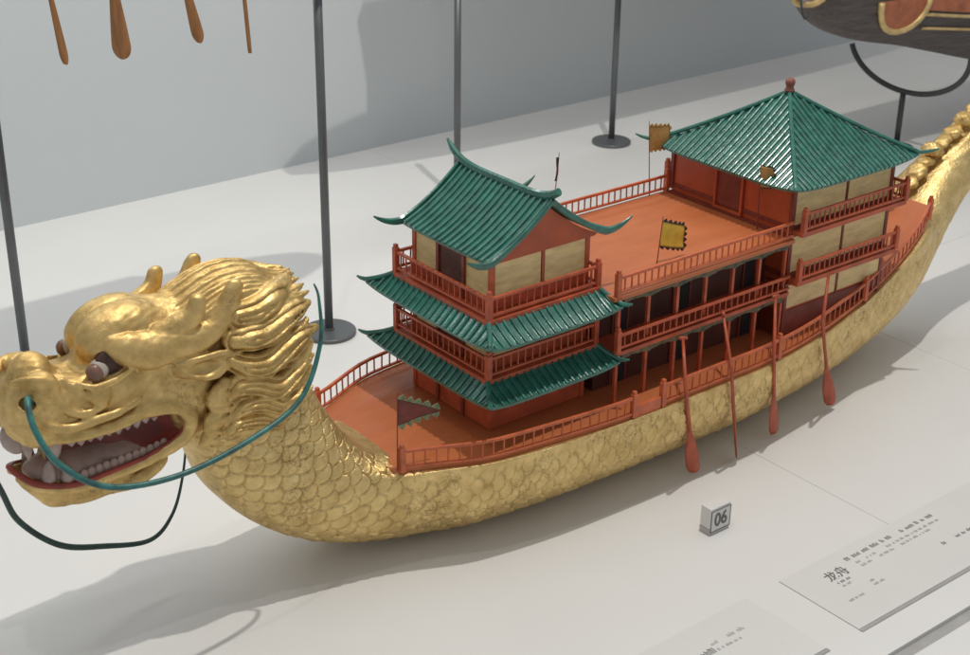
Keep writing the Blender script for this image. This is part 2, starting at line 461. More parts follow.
def panels(parent,x0,x1,w,z0,z1,xsplit,ysplit=None,m=PANEL,e=.0007,end=True,name='wall_panel',backend=True):
    xs=[x0]+list(xsplit)+[x1]
    for s in (-1,1):
        for i in range(len(xs)-1):
            mb=MB(); y=s*w
            mb.box(xs[i]+.0022,xs[i+1]-.0022,min(y-s*.001,y+s*e),max(y-s*.001,y+s*e),z0,z1)
            mb.build(name,m,parent)
    if end and ysplit:
        for (ya,yb) in ysplit:
            for x,s in ((x0,-1),)+(((x1,1),) if backend else ()):
                mb=MB(); mb.box(min(x-s*.001,x+s*e),max(x-s*.001,x+s*e),ya+.0014,yb-.0014,z0,z1); mb.build(name,m,parent)
ysp=((-WW+.001,-.0185),(.0185,WW-.001))
panels(pavilion,WX0,WX1,WW,.2177,.2468,(.066,),ysp)
panels(pavilion,WX0,WX1,WW,.1622,.1958,(.066,),ysp)
panels(pavilion,WX0,WX1,WW,.1205,.1423,(.066,),ysp)
for z0,z1 in ((.2060,.2440),(.1525,.1940),(.0962,.140)):
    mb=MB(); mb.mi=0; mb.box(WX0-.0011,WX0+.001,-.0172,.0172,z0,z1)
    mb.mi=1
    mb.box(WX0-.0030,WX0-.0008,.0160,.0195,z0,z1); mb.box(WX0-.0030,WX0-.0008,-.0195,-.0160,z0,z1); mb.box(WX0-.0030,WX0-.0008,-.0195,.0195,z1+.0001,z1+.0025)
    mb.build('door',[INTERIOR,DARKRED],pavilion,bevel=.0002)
def ring_rail(parent,x0,x1,w,z,h,sp):
    railing(parent,[(x0,-w,z),(x1,-w,z)],h,sp,m=RED,ph=1.14)
    railing(parent,[(x0,w,z),(x1,w,z)],h,sp,m=RED,ph=1.14)
    railing(parent,[(x0,-w,z),(x0,w,z)],h,sp,m=RED,posts=(False,False))
ring_rail(pavilion,TX0,TX1,TW,.2056,.0192,.0078)
ring_rail(pavilion,TX0,TX1,TW,.1521,.0192,.0078)
railing(pavilion,[(TX1,-TW,.2056),(TX1,TW,.2056)],.0192,.0078,m=RED,posts=(False,False))

def tail_tip(m,p0,dirv,ln,rise,r0,flat=.8):
    """upturned tapering corner ornament"""
    p0=Vector(p0); d=Vector(dirv).normalized()
    pts=[];rs=[]
    for i in range(8):
        t=i/7
        pts.append(p0+d*ln*t+Vector((0,0,rise*t**1.8))); rs.append(r0*(1-.8*t))
    m.tube(pts,rs,n=8,flat=flat)

# top gable roof: ridge runs across the boat
def gable_roof():
    m=MB()
    cx=.0665; ye=.0605; ez=.2505; rz=.2905; run=.0625; xf=.004; 
    for s in (-1,1):
        # front (s=-1) and back slope
        O=(cx+s*run,-ye,ez); 
        pos=roof_face(m,O,(0,1,0),2*ye,(-s,0,0),run,rz-ez,0,0,sag=.38,lift=.0015,pitch=.0071,r=.0017)
        for y in (-ye,ye):
            pts=[]
            for i in range(13):
                v=1-i/12.
                z=(rz-ez)*((1-.38)*v+.38*v*v)
                pts.append(Vector((cx+s*run*(1-v),y*1.02,ez+z+.0016)))
            # tail beyond the eave, curling up
            e=pts[-1]
            for k in range(1,8):
                t=k/7
                pts.append(e+Vector((s*.0265*t,math.copysign(.003,y)*t,-.001*t+.0098*t**2)))
            rs=[.0028]*9+[.0031,.0034,.0037,.0038]+[.0036,.0033,.0029,.0025,.0020,.0014,.0007]
            m.tube(pts,rs,n=8,flat=.62)
    # ridge with upturned far and near ends
    pts=[];rs=[]
    for i in range(25):
        t=i/24; y=-.070+.142*t
        e=abs(2*t-1)
        pts.append((cx,y,rz+.0015+.0105*e**5)); rs.append(.0040-.0006*e**4)
    pts.append((cx,.0790,rz+.0185)); rs.append(.0014)
    m.tube(pts,rs,n=8,flat=.75)
    ob=m.build('pavilion_roof',GREEN,pavilion,smooth=False)
    # gables
    prof=[]
    for i in range(-10,11):
        v=1-abs(i)/10.*.93; z=(rz-ez)*(.62*v+.38*v*v)-.0032
        prof.append((cx+i/10.*.93*run,ez+z))
    for y in (-.0535,.0535):
        g=MB(); g.poly([(a,y,b) for a,b in prof]+[(WX1+.006,y,.2475),(WX0-.002,y,.2475)],.003,(0,1,0))
        g.build('gable',WALLRED,pavilion)
gable_roof()
def shade_auto(o,ang=.6):
    me=o.data
    me.polygons.foreach_set('use_smooth',[True]*len(me.polygons))
    try: me.set_sharp_from_angle(angle=ang)
    except Exception: pass

def skirt_roof(z_in,z_out,name):
    m=MB()
    x0,x1,w=TX0-.001,TX1+.001,TW+.001
    ox0,ox1,ow=-.0165,.1275,.0885
    rise=z_in-z_out
    kw=dict(sag=.2,lift=.0035,pitch=.0077,r=.0015)
    roof_face(m,(ox0,-ow,z_out),(0,1,0),2*ow,(1,0,0),x0-ox0,rise,ow-w,ow-w,**kw)
    roof_face(m,(ox0,-ow,z_out),(1,0,0),ox1-ox0,(0,1,0),ow-w,rise,x0-ox0,ox1-x1,**kw)
    roof_face(m,(ox0,ow,z_out),(1,0,0),ox1-ox0,(0,-1,0),ow-w,rise,x0-ox0,ox1-x1,**kw)
    roof_face(m,(ox1,-ow,z_out),(0,1,0),2*ow,(-1,0,0),ox1-x1,rise,ow-w,ow-w,**kw)
    for (xi,xo,sx) in ((x0,ox0,-1),(x1,ox1,1)):
        for s in (-1,1):
            a=Vector((xi,s*w,z_in+.001)); b=Vector((xo,s*ow,z_out+.0048)); mid=(a+b)/2-Vector((0,0,.0022))
            p=quad_pts(a,mid,b,7); d=(Vector((xo-xi,s*(ow-w),0))).normalized()
            p+= [b+d*.0045+Vector((0,0,.0008)),b+d*.008+Vector((0,0,.0022))]
            m.tube(p,[.0022]*8+[.0017,.0009],n=8)
    o=m.build(name,GREEN,pavilion)
    return o
skirt_roof(.2030,.1890,'skirt_roof')
skirt_roof(.1497,.1370,'skirt_roof')
# brackets under eaves
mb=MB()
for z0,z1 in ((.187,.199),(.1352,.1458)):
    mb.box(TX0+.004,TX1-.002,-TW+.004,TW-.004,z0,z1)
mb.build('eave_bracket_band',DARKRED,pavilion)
# ------------------------------------------------------------------ midship gallery
GX0,GX1,GY=.126,.347,.0834
gal=MB()
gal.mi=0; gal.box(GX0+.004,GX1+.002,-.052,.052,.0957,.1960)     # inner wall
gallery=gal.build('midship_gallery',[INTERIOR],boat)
mb=MB(); mb.box(GX0-.006,GX1+.002,-GY-.002,GY+.002,.1962,.2000); mb.build('upper_deck',DECK,gallery,bevel=.0004)
mb=MB(); mb.box(GX0-.001,GX1+.002,-GY-.001,GY+.001,.1428,.1466)
mb.build('gallery_floor',RED,gallery,bevel=.0004)
for s in (-1,1):
    railing(gallery,[(GX0-.001,s*GY,.2002),(GX1,s*GY,.2002)],.0178,.0079,ph=1.18,posts=(True,s>0))
    railing(gallery,[(GX0+.002,s*GY,.1468),(GX1+.002,s*GY,.1468)],.0165,.0079,m=RED,ph=1.2,posts=(True,False))
    xs=[GX0+.004+.0355*k for k in range(7)]
    for k,x in enumerate(xs):
        for z0,z1 in ((.0957,.1426),(.1468,.1960)):
            mb=MB(); y=s*(GY-.0035)
            mb.box(x-.0015,x+.0015,y-.0015,y+.0015,z0,z1)
            # little bracket wings at the head
            for q in (-1,1):
                mb.poly([(x+q*.0015,y,z1-.0002),(x+q*.0065,y,z1-.0002),(x+q*.0015,y,z1-.0075)],.0014,(0,1,0))
            mb.build('gallery_post',RED,gallery)
    # carved valance below each deck edge
    for z in (.1958,.1426):
        mb=MB(); n=70; pts=[]
        for k in range(n+1):
            x=GX0+.008+(GX1-GX0-.012)*k/n
            ph=((x-GX0-.004)/.0355)%1
            pts.append((x,s*(GY-.0010),z-.0030-.0028*(abs(2*ph-1)**2)-random.uniform(0,.0009)))
        pts+= [(GX1-.004,s*(GY-.0010),z),(GX0+.008,s*(GY-.0010),z)]
        mb.poly(pts,.0012,(0,1,0)); mb.build('carved_valance',VALANCE,gallery)
    # door openings in the gallery wall
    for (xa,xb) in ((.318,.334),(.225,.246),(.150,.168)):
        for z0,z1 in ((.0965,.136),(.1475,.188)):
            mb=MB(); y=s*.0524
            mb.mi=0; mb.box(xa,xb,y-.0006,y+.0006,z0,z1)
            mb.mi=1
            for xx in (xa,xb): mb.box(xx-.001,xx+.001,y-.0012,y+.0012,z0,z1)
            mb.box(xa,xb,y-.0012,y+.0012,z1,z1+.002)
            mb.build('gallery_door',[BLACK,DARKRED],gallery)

# ------------------------------------------------------------------ stern house
HX0,HX1,HW=.350,.4945,.078
h=MB(); h.mi=0
h.box(HX0,HX1,-HW,HW,.097,.2535)
h.mi=1
QX0,QX1,QW=.349,.506,.090
h.box(HX0+.0015,QX1,-QW-.0015,QW+.0015,.2025,.2068)
h.box(HX0+.0015,QX1-.006,-QW-.0015,QW+.0015,.1530,.1572)
h.mi=2
frame(h,HX0,HX1,HW,.2068,.2530,xs=(.427,),ys=(.0185,-.0165),bot=.004)
frame(h,HX0+.0006,HX1-.0006,HW-.0004,.1572,.2023,xs=(.427,),bot=.006)
frame(h,HX0+.0006,HX1-.0006,HW-.0004,.0975,.1528,xs=(.427,),bot=.026)
house=h.build('stern_house',[WALLRED,RED,DARKRED],boat,bevel=.0003)
panels(house,HX0,HX1,HW,.2110,.2498,(.427,),None,end=False)
panels(house,HX0,HX1,HW,.1634,.1990,(.427,),None,end=False)
panels(house,HX0,HX1,HW,.1258,.1494,(.427,),None,end=False)
mb=MB(); mb.mi=0; mb.box(HX0-.0010,HX0+.001,-.0150,.0170,.2064,.2405)
mb.mi=1; mb.box(HX0-.003,HX0-.0008,.0168,.0195,.2056,.2405); mb.box(HX0-.003,HX0-.0008,-.0175,-.0148,.2056,.2405); mb.box(HX0-.003,HX0-.0008,-.0175,.0195,.2406,.2432)
mb.box(HX0-.0035,HX0-.0008,-.0175,.0195,.2028,.2056)
mb.build('door',[DARKRED,WALLRED],house,bevel=.0002)
mb=MB(); mb.box(HX0-.0042,HX0-.0004,-HW,HW,.2002,.2026); mb.build('sill_beam',DARKRED,house)
for s in (-1,1):
    railing(house,[(QX0+.005,s*QW,.2069),(QX1-.001,s*QW,.2069)],.0195,.0072,m=RED,ph=1.12)
    railing(house,[(QX0+.005,s*QW,.1573),(QX1-.007,s*QW,.1573)],.0185,.0072,m=RED,ph=1.12)
railing(house,[(QX1-.001,-QW,.2069),(QX1-.001,QW,.2069)],.0195,.0072,m=RED,posts=(False,False))
# hipped pyramid roof
m=MB()
ex0,ex1,ew,ez=.3335,.5150,.0925,.2495; ax,az=.4225,.3100
kw=dict(sag=.16,lift=.0045,pitch=.0066,r=.0015)
roof_face(m,(ex0,-ew,ez),(0,1,0),2*ew,(1,0,0),ax-ex0,az-ez,ew,ew,**kw)
roof_face(m,(ex1,-ew,ez),(0,1,0),2*ew,(-1,0,0),ex1-ax,az-ez,ew,ew,**kw)
roof_face(m,(ex0,-ew,ez),(1,0,0),ex1-ex0,(0,1,0),ew,az-ez,ax-ex0,ex1-ax,**kw)
roof_face(m,(ex0,ew,ez),(1,0,0),ex1-ex0,(0,-1,0),ew,az-ez,ax-ex0,ex1-ax,**kw)
for xo in (ex0,ex1):
    for s in (-1,1):
        a=Vector((ax,0,az+.001)); b=Vector((xo,s*ew,ez+.0055)); mid=(a+b)/2+Vector((0,0,-.0045))
        p=quad_pts(a,mid,b,14); d=Vector((xo-ax,s*ew,0)).normalized()
        p+=[b+d*.006+Vector((0,0,.0008)),b+d*.012+Vector((0,0,.0022)),b+d*.018+Vector((0,0,.0045))]
        m.tube(p,[.0021]*15+[.002,.0016,.0008],n=8)
sroof=m.build('hipped_roof',GREEN,house)
mb=MB(); mb.lathe([(.0001,0),(.0046,0),(.005,.002),(.0036,.004),(.0042,.0065),(.005,.009),(.0046,.0115),(.003,.013),(.0001,.0134)],(ax,0,az),n=16)
fin=mb.build('roof_finial',mat('finial_paint',(.22,.075,.055),.5,var=.3),house,smooth=True)
for o in list(COL.objects):
    if o.name.startswith(('pavilion_roof','skirt_roof','hipped_roof')): shade_auto(o,.7)

# ------------------------------------------------------------------ flags
def flag(pole,top,pts,m,bm,border,label,seed,tri=False):
    mb=MB(); mb.tube([pole,Vector(pole).lerp(Vector(top),.5),top],[.0007,.0006,.0004],n=4)
    po=mb.build('flag_pole',DARKRED,boat); po['label']=label
    a,b,c,d=[Vector(p) for p in pts]    # top hoist, top fly, bottom fly, bottom hoist
    n=((b-a).cross(d-a)).normalized()
    def fn(i,j):
        p=a.lerp(b,i).lerp(d.lerp(c,i),j)
        return p+n*(.0016*math.sin(i*6+seed)+.0008*math.sin(j*5+seed*2))*i
    mb=MB(); mb.mi=0; N_=14
    mb.grid(fn,N_,N_)
    cl=mb.build('flag_cloth',m,po,smooth=True)
    sm=cl.modifiers.new('thick','SOLIDIFY'); sm.thickness=.0004
    eb=MB()
    def edge(f,k,outv,dep):
        for q in range(k):
            p0=f(q/k); p1=f((q+1)/k); pm=f((q+.5)/k)
            eb.poly([p0,p1,p1.lerp(pm,.4)+outv(q)*dep*.55,pm+outv(q)*dep,p0.lerp(pm,.4)+outv(q)*dep*.6],.0007,n)
    hv=(b-a).normalized(); vv=(d-a).normalized()
    edge(lambda t:fn(t,0),5,lambda q:-vv+hv*.4,border); 
    if not tri: edge(lambda t:fn(1,t),4,lambda q:hv-vv*.2,border)
    edge(lambda t:fn(t,1),5,lambda q:vv+hv*.4,border*.8)
    eb.build('flag_border',bm,po)
flag((.3230,.0830,.2005),(.3168,.0830,.279),[(.3172,.083,.2735),(.3430,.0795,.2700),(.3440,.0800,.2480),(.3190,.083,.2480)],FLAGBRN,FLAGBRN,.003,'ochre flag flying near the stern house roof corner',1)
flag((.2038,-.050,.2005),(.2079,-.050,.2440),[(.2077,-.050,.2390),(.2345,-.052,.2295),(.2360,-.053,.2075),(.2052,-.050,.2165)],YELLOW,FLAGDK,.0036,'bright yellow flag with dark scalloped border in mid deck',2)
flag((.3400,-.0460,.2005),(.3345,-.0480,.2680),[(.3348,-.048,.2650),(.3395,-.0585,.2640),(.3435,-.0595,.2450),(.3362,-.048,.2440)],FLAGBRN,FLAGDK,.002,'narrow ochre flag in front of the stern house wall',3)
flag((.1945,.083,.2005),(.2007,.083,.2690),[(.2004,.083,.264),(.2016,.0865,.262),(.2006,.0865,.241),(.1985,.083,.242)],FLAGDK,FLAGDK,.001,'dark furled flag on the far rail',4)
flag((-.0895,-.0610,.094),(-.0885,-.0610,.166),[(-.0886,-.061,.160),(-.0500,-.064,.1405),(-.0500,-.064,.1385),(-.0890,-.061,.136)],FLAGRED,FLAGGRN,.0054,'small red pennant with green border on the bow rail post',5,tri=True)

# ------------------------------------------------------------------ SDF sculpting of the dragon head
R=.00078
x0,x1,y0,y1,z0,z1=-.396,-.122,-.078,.0012,.100,.322
gx=np.arange(x0,x1,R,dtype=np.float32); gy=np.arange(-(round(.078/R))*R,R*.5,R,dtype=np.float32); gzz=np.arange(z0,z1,R,dtype=np.float32)
SH=(len(gx),len(gy),len(gzz))
def smin(a,b,k):
    hh=np.maximum(k-np.abs(a-b),0)/k
    return np.minimum(a,b)-hh*hh*k*.25
def smax(a,b,k): return -smin(-a,-b,k)
class Field:
    def __init__(s): s.d=np.full(SH,.02,np.float32)
    def sl(s,lo,hi,pad):
        r=[]
        for g,a,b in zip((gx,gy,gzz),lo,hi):
            i=int(np.searchsorted(g,a-pad)); j=int(np.searchsorted(g,b+pad)); r.append(slice(max(0,i),max(i,j)))
        return tuple(r)
    def grid(s,q): return gx[q[0]][:,None,None],gy[q[1]][None,:,None],gzz[q[2]][None,None,:]
    def apply(s,q,d,k,op='u'):
        if d.size==0: return
        if op=='u': s.d[q]=smin(s.d[q],d,k)
        else: s.d[q]=smax(s.d[q],-d,k)
    def ell(s,c,r,k=.008,op='u',rot=0.0,yaw=0.0):
        mx=max(r); q=s.sl([v-mx for v in c],[v+mx for v in c],.016)
        x,y,z=s.grid(q); dx,dy,dz=x-c[0],y-c[1],z-c[2]
        if yaw:
            ca,sa=math.cos(yaw),math.sin(yaw); dx,dy=ca*dx+sa*dy,-sa*dx+ca*dy
        if rot:
            ca,sa=math.cos(rot),math.sin(rot); dx,dz=ca*dx+sa*dz,-sa*dx+ca*dz
        k0=np.sqrt((dx/r[0])**2+(dy/r[1])**2+(dz/r[2])**2)
        k1=np.sqrt((dx/r[0]**2)**2+(dy/r[1]**2)**2+(dz/r[2]**2)**2)+1e-9
        s.apply(q,(k0*(k0-1)/k1).astype(np.float32),k,op)
    def box(s,c,hh,r,k=.008,op='u',rot=0.0):
        mx=max(hh)+r; q=s.sl([v-mx for v in c],[v+mx for v in c],.016)
        x,y,z=s.grid(q); dx,dy,dz=x-c[0],y-c[1],z-c[2]
        if rot:
            ca,sa=math.cos(rot),math.sin(rot); dx,dz=ca*dx+sa*dz,-sa*dx+ca*dz
        qx,qy,qz=np.abs(dx)-hh[0],np.abs(dy)-hh[1],np.abs(dz)-hh[2]
        d=np.sqrt(np.maximum(qx,0)**2+np.maximum(qy,0)**2+np.maximum(qz,0)**2)+np.minimum(np.maximum(np.maximum(qx,qy),qz),0)-r
        s.apply(q,d.astype(np.float32),k,op)
    def tube(s,pts,rad,k=.004,op='u',grooves=0):
        pts=np.array(smooth_path(pts,9),float); rad=np.interp(np.linspace(0,1,len(pts)),np.linspace(0,1,len(rad)),rad) if hasattr(rad,'__len__') else np.full(len(pts),rad)
        q=s.sl(pts.min(0)-rad.max(),pts.max(0)+rad.max(),.010)
        x,y,z=s.grid(q); D=None
        for i in range(len(pts)-1):
            a,b=pts[i],pts[i+1]; ab=b-a; L2=(ab**2).sum()+1e-12
            t=np.clip(((x-a[0])*ab[0]+(y-a[1])*ab[1]+(z-a[2])*ab[2])/L2,0,1)
            d=np.sqrt((x-a[0]-ab[0]*t)**2+(y-a[1]-ab[1]*t)**2+(z-a[2]-ab[2]*t)**2)-(rad[i]+(rad[i+1]-rad[i])*t)
            D=d if D is None else np.minimum(D,d)
        s.apply(q,D.astype(np.float32),k,op)
    def lock(s,pts,W,T,k=.002,n=4,amp=.0009,mode='side'):
        """wavy strand: pts (x,y,z); W half width across, T half thickness; grooves run along it"""
        pts=np.array(smooth_path(pts,15),float); m=len(pts); tt=np.linspace(0,1,m)
        W=np.interp(tt,np.linspace(0,1,len(W)),W); T=np.interp(tt,np.linspace(0,1,len(T)),T)
        q=s.sl(pts.min(0)-max(W.max(),T.max()),pts.max(0)+max(W.max(),T.max()),.006)
        x,y,z=s.grid(q); shp=np.broadcast_shapes(x.shape,y.shape,z.shape)
        bd=np.full(shp,1e9,np.float32); vv=np.zeros(shp,np.float32); nn=np.zeros(shp,np.float32); ww=np.ones(shp,np.float32); tk=np.ones(shp,np.float32)
        for i in range(m-1):
            a,b=pts[i],pts[i+1]; ax_,az_=b[0]-a[0],b[2]-a[2]; L2=ax_*ax_+az_*az_+1e-12; L=math.sqrt(L2)
            t0=((x-a[0])*ax_+(z-a[2])*az_)/L2; t=np.clip(t0,0,1)
            px,pz=x-a[0]-ax_*t,z-a[2]-az_*t
            d2=px*px+pz*pz
            sgn=np.sign(px*(-az_)+pz*ax_)
            ip=np.sqrt(d2)*sgn
            dy=y-(a[1]+(b[1]-a[1])*t)
            full=(d2+dy*dy)
            better=full<bd
            bd=np.where(better,full,bd)
            w_=W[i]+(W[i+1]-W[i])*t; t_=T[i]+(T[i+1]-T[i])*t
            if mode=='side': v,nm=np.broadcast_to(ip,shp),np.broadcast_to(dy,shp)
            else: v,nm=np.broadcast_to(dy,shp),np.broadcast_to(ip,shp)
            vv=np.where(better,v,vv); nn=np.where(better,nm,nn); ww=np.where(better,w_,ww); tk=np.where(better,t_,tk)
        k0=np.sqrt((vv/ww)**2+(nn/tk)**2); k1=np.sqrt((vv/ww**2)**2+(nn/tk**2)**2)+1e-6
        d=k0*(k0-1)/k1
        c_=np.clip(vv/ww,-1,1)
        d=d+amp*np.minimum(1,ww/.006)*(.5*np.cos(PI*n*c_)*(1 if n%2 else -1)+.12*np.cos(PI*2*n*c_+.5))
        s.apply(q,d.astype(np.float32),k)
def smooth_path(pts,sub):
    p=[np.array(q,float) for q in pts]
    if len(p)<3: return p
    out=[]
    for i in range(len(p)-1):
        a=p[max(0,i-1)];b=p[i];c=p[i+1];d=p[min(len(p)-1,i+2)]
        for k in range(sub):
            t=k/sub
            out.append(.5*((2*b)+(-a+c)*t+(2*a-5*b+4*c-d)*t*t+(-a+3*b-3*c+d)*t**3))
    out.append(p[-1]); return out

def surface_net(D,name,m,parent,mirror=True,midfn=None):
    if mirror:
        Fm=np.concatenate([D,D[:,::-1,:][:,1:,:]],axis=1)
        ys=np.concatenate([gy,-gy[::-1][1:]])
    else: Fm,ys=D,gy
    Fm=Fm.copy()
    Fm[0]=Fm[-1]=.01; Fm[:,0]=Fm[:,-1]=.01; Fm[:,:,0]=Fm[:,:,-1]=.01
    s=Fm<0
    cnt=np.zeros(tuple(n-1 for n in Fm.shape),np.int8)
    for i in (0,1):
        for j in (0,1):
            for k in (0,1):
                cnt+=s[i:s.shape[0]-1+i,j:s.shape[1]-1+j,k:s.shape[2]-1+k]
    act=(cnt>0)&(cnt<8); ci=np.argwhere(act); idx=np.full(act.shape,-1,np.int32); idx[act]=np.arange(len(ci))
    acc=np.zeros((len(ci),3)); num=np.zeros(len(ci))
    cr=np.array([[i,j,k] for i in (0,1) for j in (0,1) for k in (0,1)])
    vals=[Fm[ci[:,0]+c[0],ci[:,1]+c[1],ci[:,2]+c[2]] for c in cr]
    for a in range(8):
        for b in range(a+1,8):
            if np.abs(cr[a]-cr[b]).sum()!=1: continue
            fa,fb=vals[a],vals[b]; x=(fa<0)!=(fb<0)
            t=np.where(x,fa/np.where(fa-fb==0,1,fa-fb),0)
            p=cr[a]+(cr[b]-cr[a])*t[:,None]
            acc+=np.where(x[:,None],p,0); num+=x
    p=acc/num[:,None]+ci
    V=np.stack([gx[0]+p[:,0]*R,ys[0]+p[:,1]*R,gzz[0]+p[:,2]*R],-1)
    Q=[]
    for ax in range(3):
        n=[1,1,1]; n[ax]=0
        sl0=[slice(None)]*3; sl1=[slice(None)]*3; sl0[ax]=slice(0,-1); sl1[ax]=slice(1,None)
        e=s[tuple(sl0)]!=s[tuple(sl1)]
        o=[a for a in range(3) if a!=ax]
        e2=e.copy()
        ijk=np.argwhere(e); ok=(ijk[:,o[0]]>0)&(ijk[:,o[1]]>0)&(ijk[:,o[0]]<Fm.shape[o[0]]-1)&(ijk[:,o[1]]<Fm.shape[o[1]]-1); ijk=ijk[ok]
        sg=s[ijk[:,0],ijk[:,1],ijk[:,2]]
        def cell(d0,d1):
            c=ijk.copy(); c[:,o[0]]-=d0; c[:,o[1]]-=d1; return idx[c[:,0],c[:,1],c[:,2]]
        q=np.stack([cell(1,1),cell(0,1),cell(0,0),cell(1,0)],-1)
        flip=sg if ax!=1 else ~sg
        q=np.where(flip[:,None],q,q[:,::-1]); Q.append(q)
    Q=np.concatenate(Q)
    ob=npmesh(name,V,Q,m,parent,smooth=True)
    return ob

H=Field()
# --- big masses
H.ell((-.266,0,.240),(.058,.042,.034),.01)                    # skull
H.ell((-.206,0,.225),(.051,.0405,.050),.012)                   # mane mass
H.ell((-.194,0,.195),(.050,.0405,.040),.012)                   # nape
H.ell((-.293,-.0130,.2575),(.0325,.0230,.0225),.006,rot=.10)   # brow bulge
H.ell((-.288,-.024,.255),(.028,.0125,.0110),.006,rot=-.02)    # brow lobe
H.box((-.326,0,.2165),(.040,.023,.0095),.013,.010,rot=-.06)     # muzzle
H.ell((-.352,0,.219),(.024,.031,.020),.008)
H.ell((-.3565,0,.2405),(.0150,.020,.0150),.004)                 # nose bulb
H.ell((-.3595,-.0255,.2395),(.0130,.0115,.0125),.003)         # nostril wing
H.ell((-.3725,-.0085,.2150),(.0085,.0155,.0160),.006)         # front lip
H.ell((-.270,-.012,.202),(.037,.034,.044),.012)               # cheek
H.ell((-.305,-.022,.226),(.022,.018,.016),.008)               # cheekbone
H.ell((-.322,-.0345,.2290),(.0095,.0080,.0100),.002)          # bag under the eye
# --- lower jaw
H.box((-.326,0,.1505),(.030,.018,.0030),.009,.008,rot=-.12)
H.ell((-.352,0,.1525),(.023,.029,.0100),.008,rot=-.28)
H.ell((-.268,-.020,.170),(.020,.020,.008),.006,rot=.45)
H.box((-.312,0,.183),(.040,.012,.016),.004,.004)
H.ell((-.290,-.026,.1500),(.020,.0080,.0062),.003,rot=.34)    # beard lobe
H.ell((-.332,-.016,.1450),(.017,.013,.0065),.004)
# --- mouth cavity, both sides of a septum
def cavity(F,grow=0.0,op='c',k=.003):
    for c,r,rot in (((-.300,-.045,.1845),(.044,.036,.0175),.06),((-.335,-.045,.1795),(.040,.046,.0185),0.0),((-.278,-.045,.1905),(.019,.036,.0135),0.2)):
        F.ell(c,tuple(v+grow for v in r),k,op,rot=rot)
CAV=Field(); cavity(CAV,0,'u',.006)
full_head=None
# lips as a rolled rim
rim=[(-.378,-.012,.2060),(-.366,-.027,.2035),(-.345,-.0345,.2015),(-.315,-.039,.2030),(-.288,-.041,.2085),(-.266,-.042,.2030),(-.2575,-.042,.1900),(-.264,-.041,.1770),(-.290,-.0385,.1670),(-.318,-.0355,.1620),(-.345,-.0325,.1590),(-.366,-.024,.1625),(-.376,-.010,.1665)]
PRE=H.d.copy()
H.d=smax(H.d,-CAV.d,.002)
H.tube(rim,[.0030,.0036,.0040,.0044,.0050,.0056,.0056,.0050,.0040,.0036,.0036,.0036,.0036],.004)
# folds of the muzzle
H.tube([(-.370,-.033,.226),(-.362,-.0375,.217),(-.348,-.039,.2115),(-.330,-.0405,.2125),(-.312,-.0415,.2140),(-.295,-.042,.2190)],[.0030,.0034,.0036,.0034,.0030,.0016],.003)
H.tube([(-.352,-.034,.2330),(-.345,-.0375,.2230),(-.335,-.039,.2190),(-.320,-.0400,.2210)],[.0026,.003,.0028,.001],.003)
H.tube([(-.345,-.028,.2430),(-.337,-.033,.2360),(-.330,-.0355,.2290)],[.002,.0026,.0015],.003)
# nostril hole
H.ell((-.3700,-.0285,.2330),(.0060,.0065,.0050),.002,'c')
H.tube([(-.3745,-.016,.244),(-.3715,-.0235,.2475),(-.3640,-.029,.2490),(-.3550,-.0315,.2445),(-.3520,-.032,.2360),(-.357,-.0325,.2290)],[.002,.003,.0034,.0032,.0026,.0014],.002)
# eye socket and lids
H.ell((-.3150,-.0360,.2480),(.0120,.0105,.0100),.002,'c')
H.tube([(-.336,-.0335,.2400),(-.326,-.0385,.2365),(-.312,-.0400,.2380),(-.298,-.0400,.2430)],[.0018,.0024,.0026,.0016],.002)
for q in range(3):
    H.tube([(-.306+.004*q,-.0365,.2585-.003*q),(-.300+.004*q,-.0405,.2515-.003*q),(-.300+.005*q,-.041,.2430-.003*q)],[.001,.0014,.0008],.0015)
# --- heavy brow lobe running back into the antler, with its short prong
H.tube([(-.3070,-.030,.2600),(-.2968,-.0345,.2560),(-.2838,-.0350,.2518),(-.2673,-.0370,.2523),(-.2465,-.0405,.2524),(-.2274,-.040,.2614),(-.2134,-.040,.284)],[.0070,.0125,.0145,.0138,.0100,.0086,.0064],.0010)
H.tube([(-.275,-.034,.261),(-.2592,-.038,.2656),(-.249,-.041,.2714),(-.2445,-.042,.2816)],[.0070,.0084,.0078,.0062],.0014)
H.ell((-.250,-.030,.205),(.020,.0125,.032),.006)
# --- ear
H.ell((-.2460,-.0440,.2330),(.0235,.0085,.0105),.003,rot=-.12)
H.tube([(-.2672,-.047,.2410),(-.2600,-.049,.2330),(-.2500,-.0505,.2275),(-.2400,-.0505,.2250),(-.2300,-.049,.2280),(-.2230,-.048,.2355),(-.2330,-.049,.2405),(-.2450,-.0500,.2410),(-.2580,-.0490,.2415),(-.2672,-.047,.2410)],[.0014,.0022,.0027,.0028,.0026,.0024,.0024,.0024,.0020,.0014],.0015)
H.ell((-.2465,-.0535,.2335),(.0155,.0065,.0060),.0015,'c',rot=-.10)
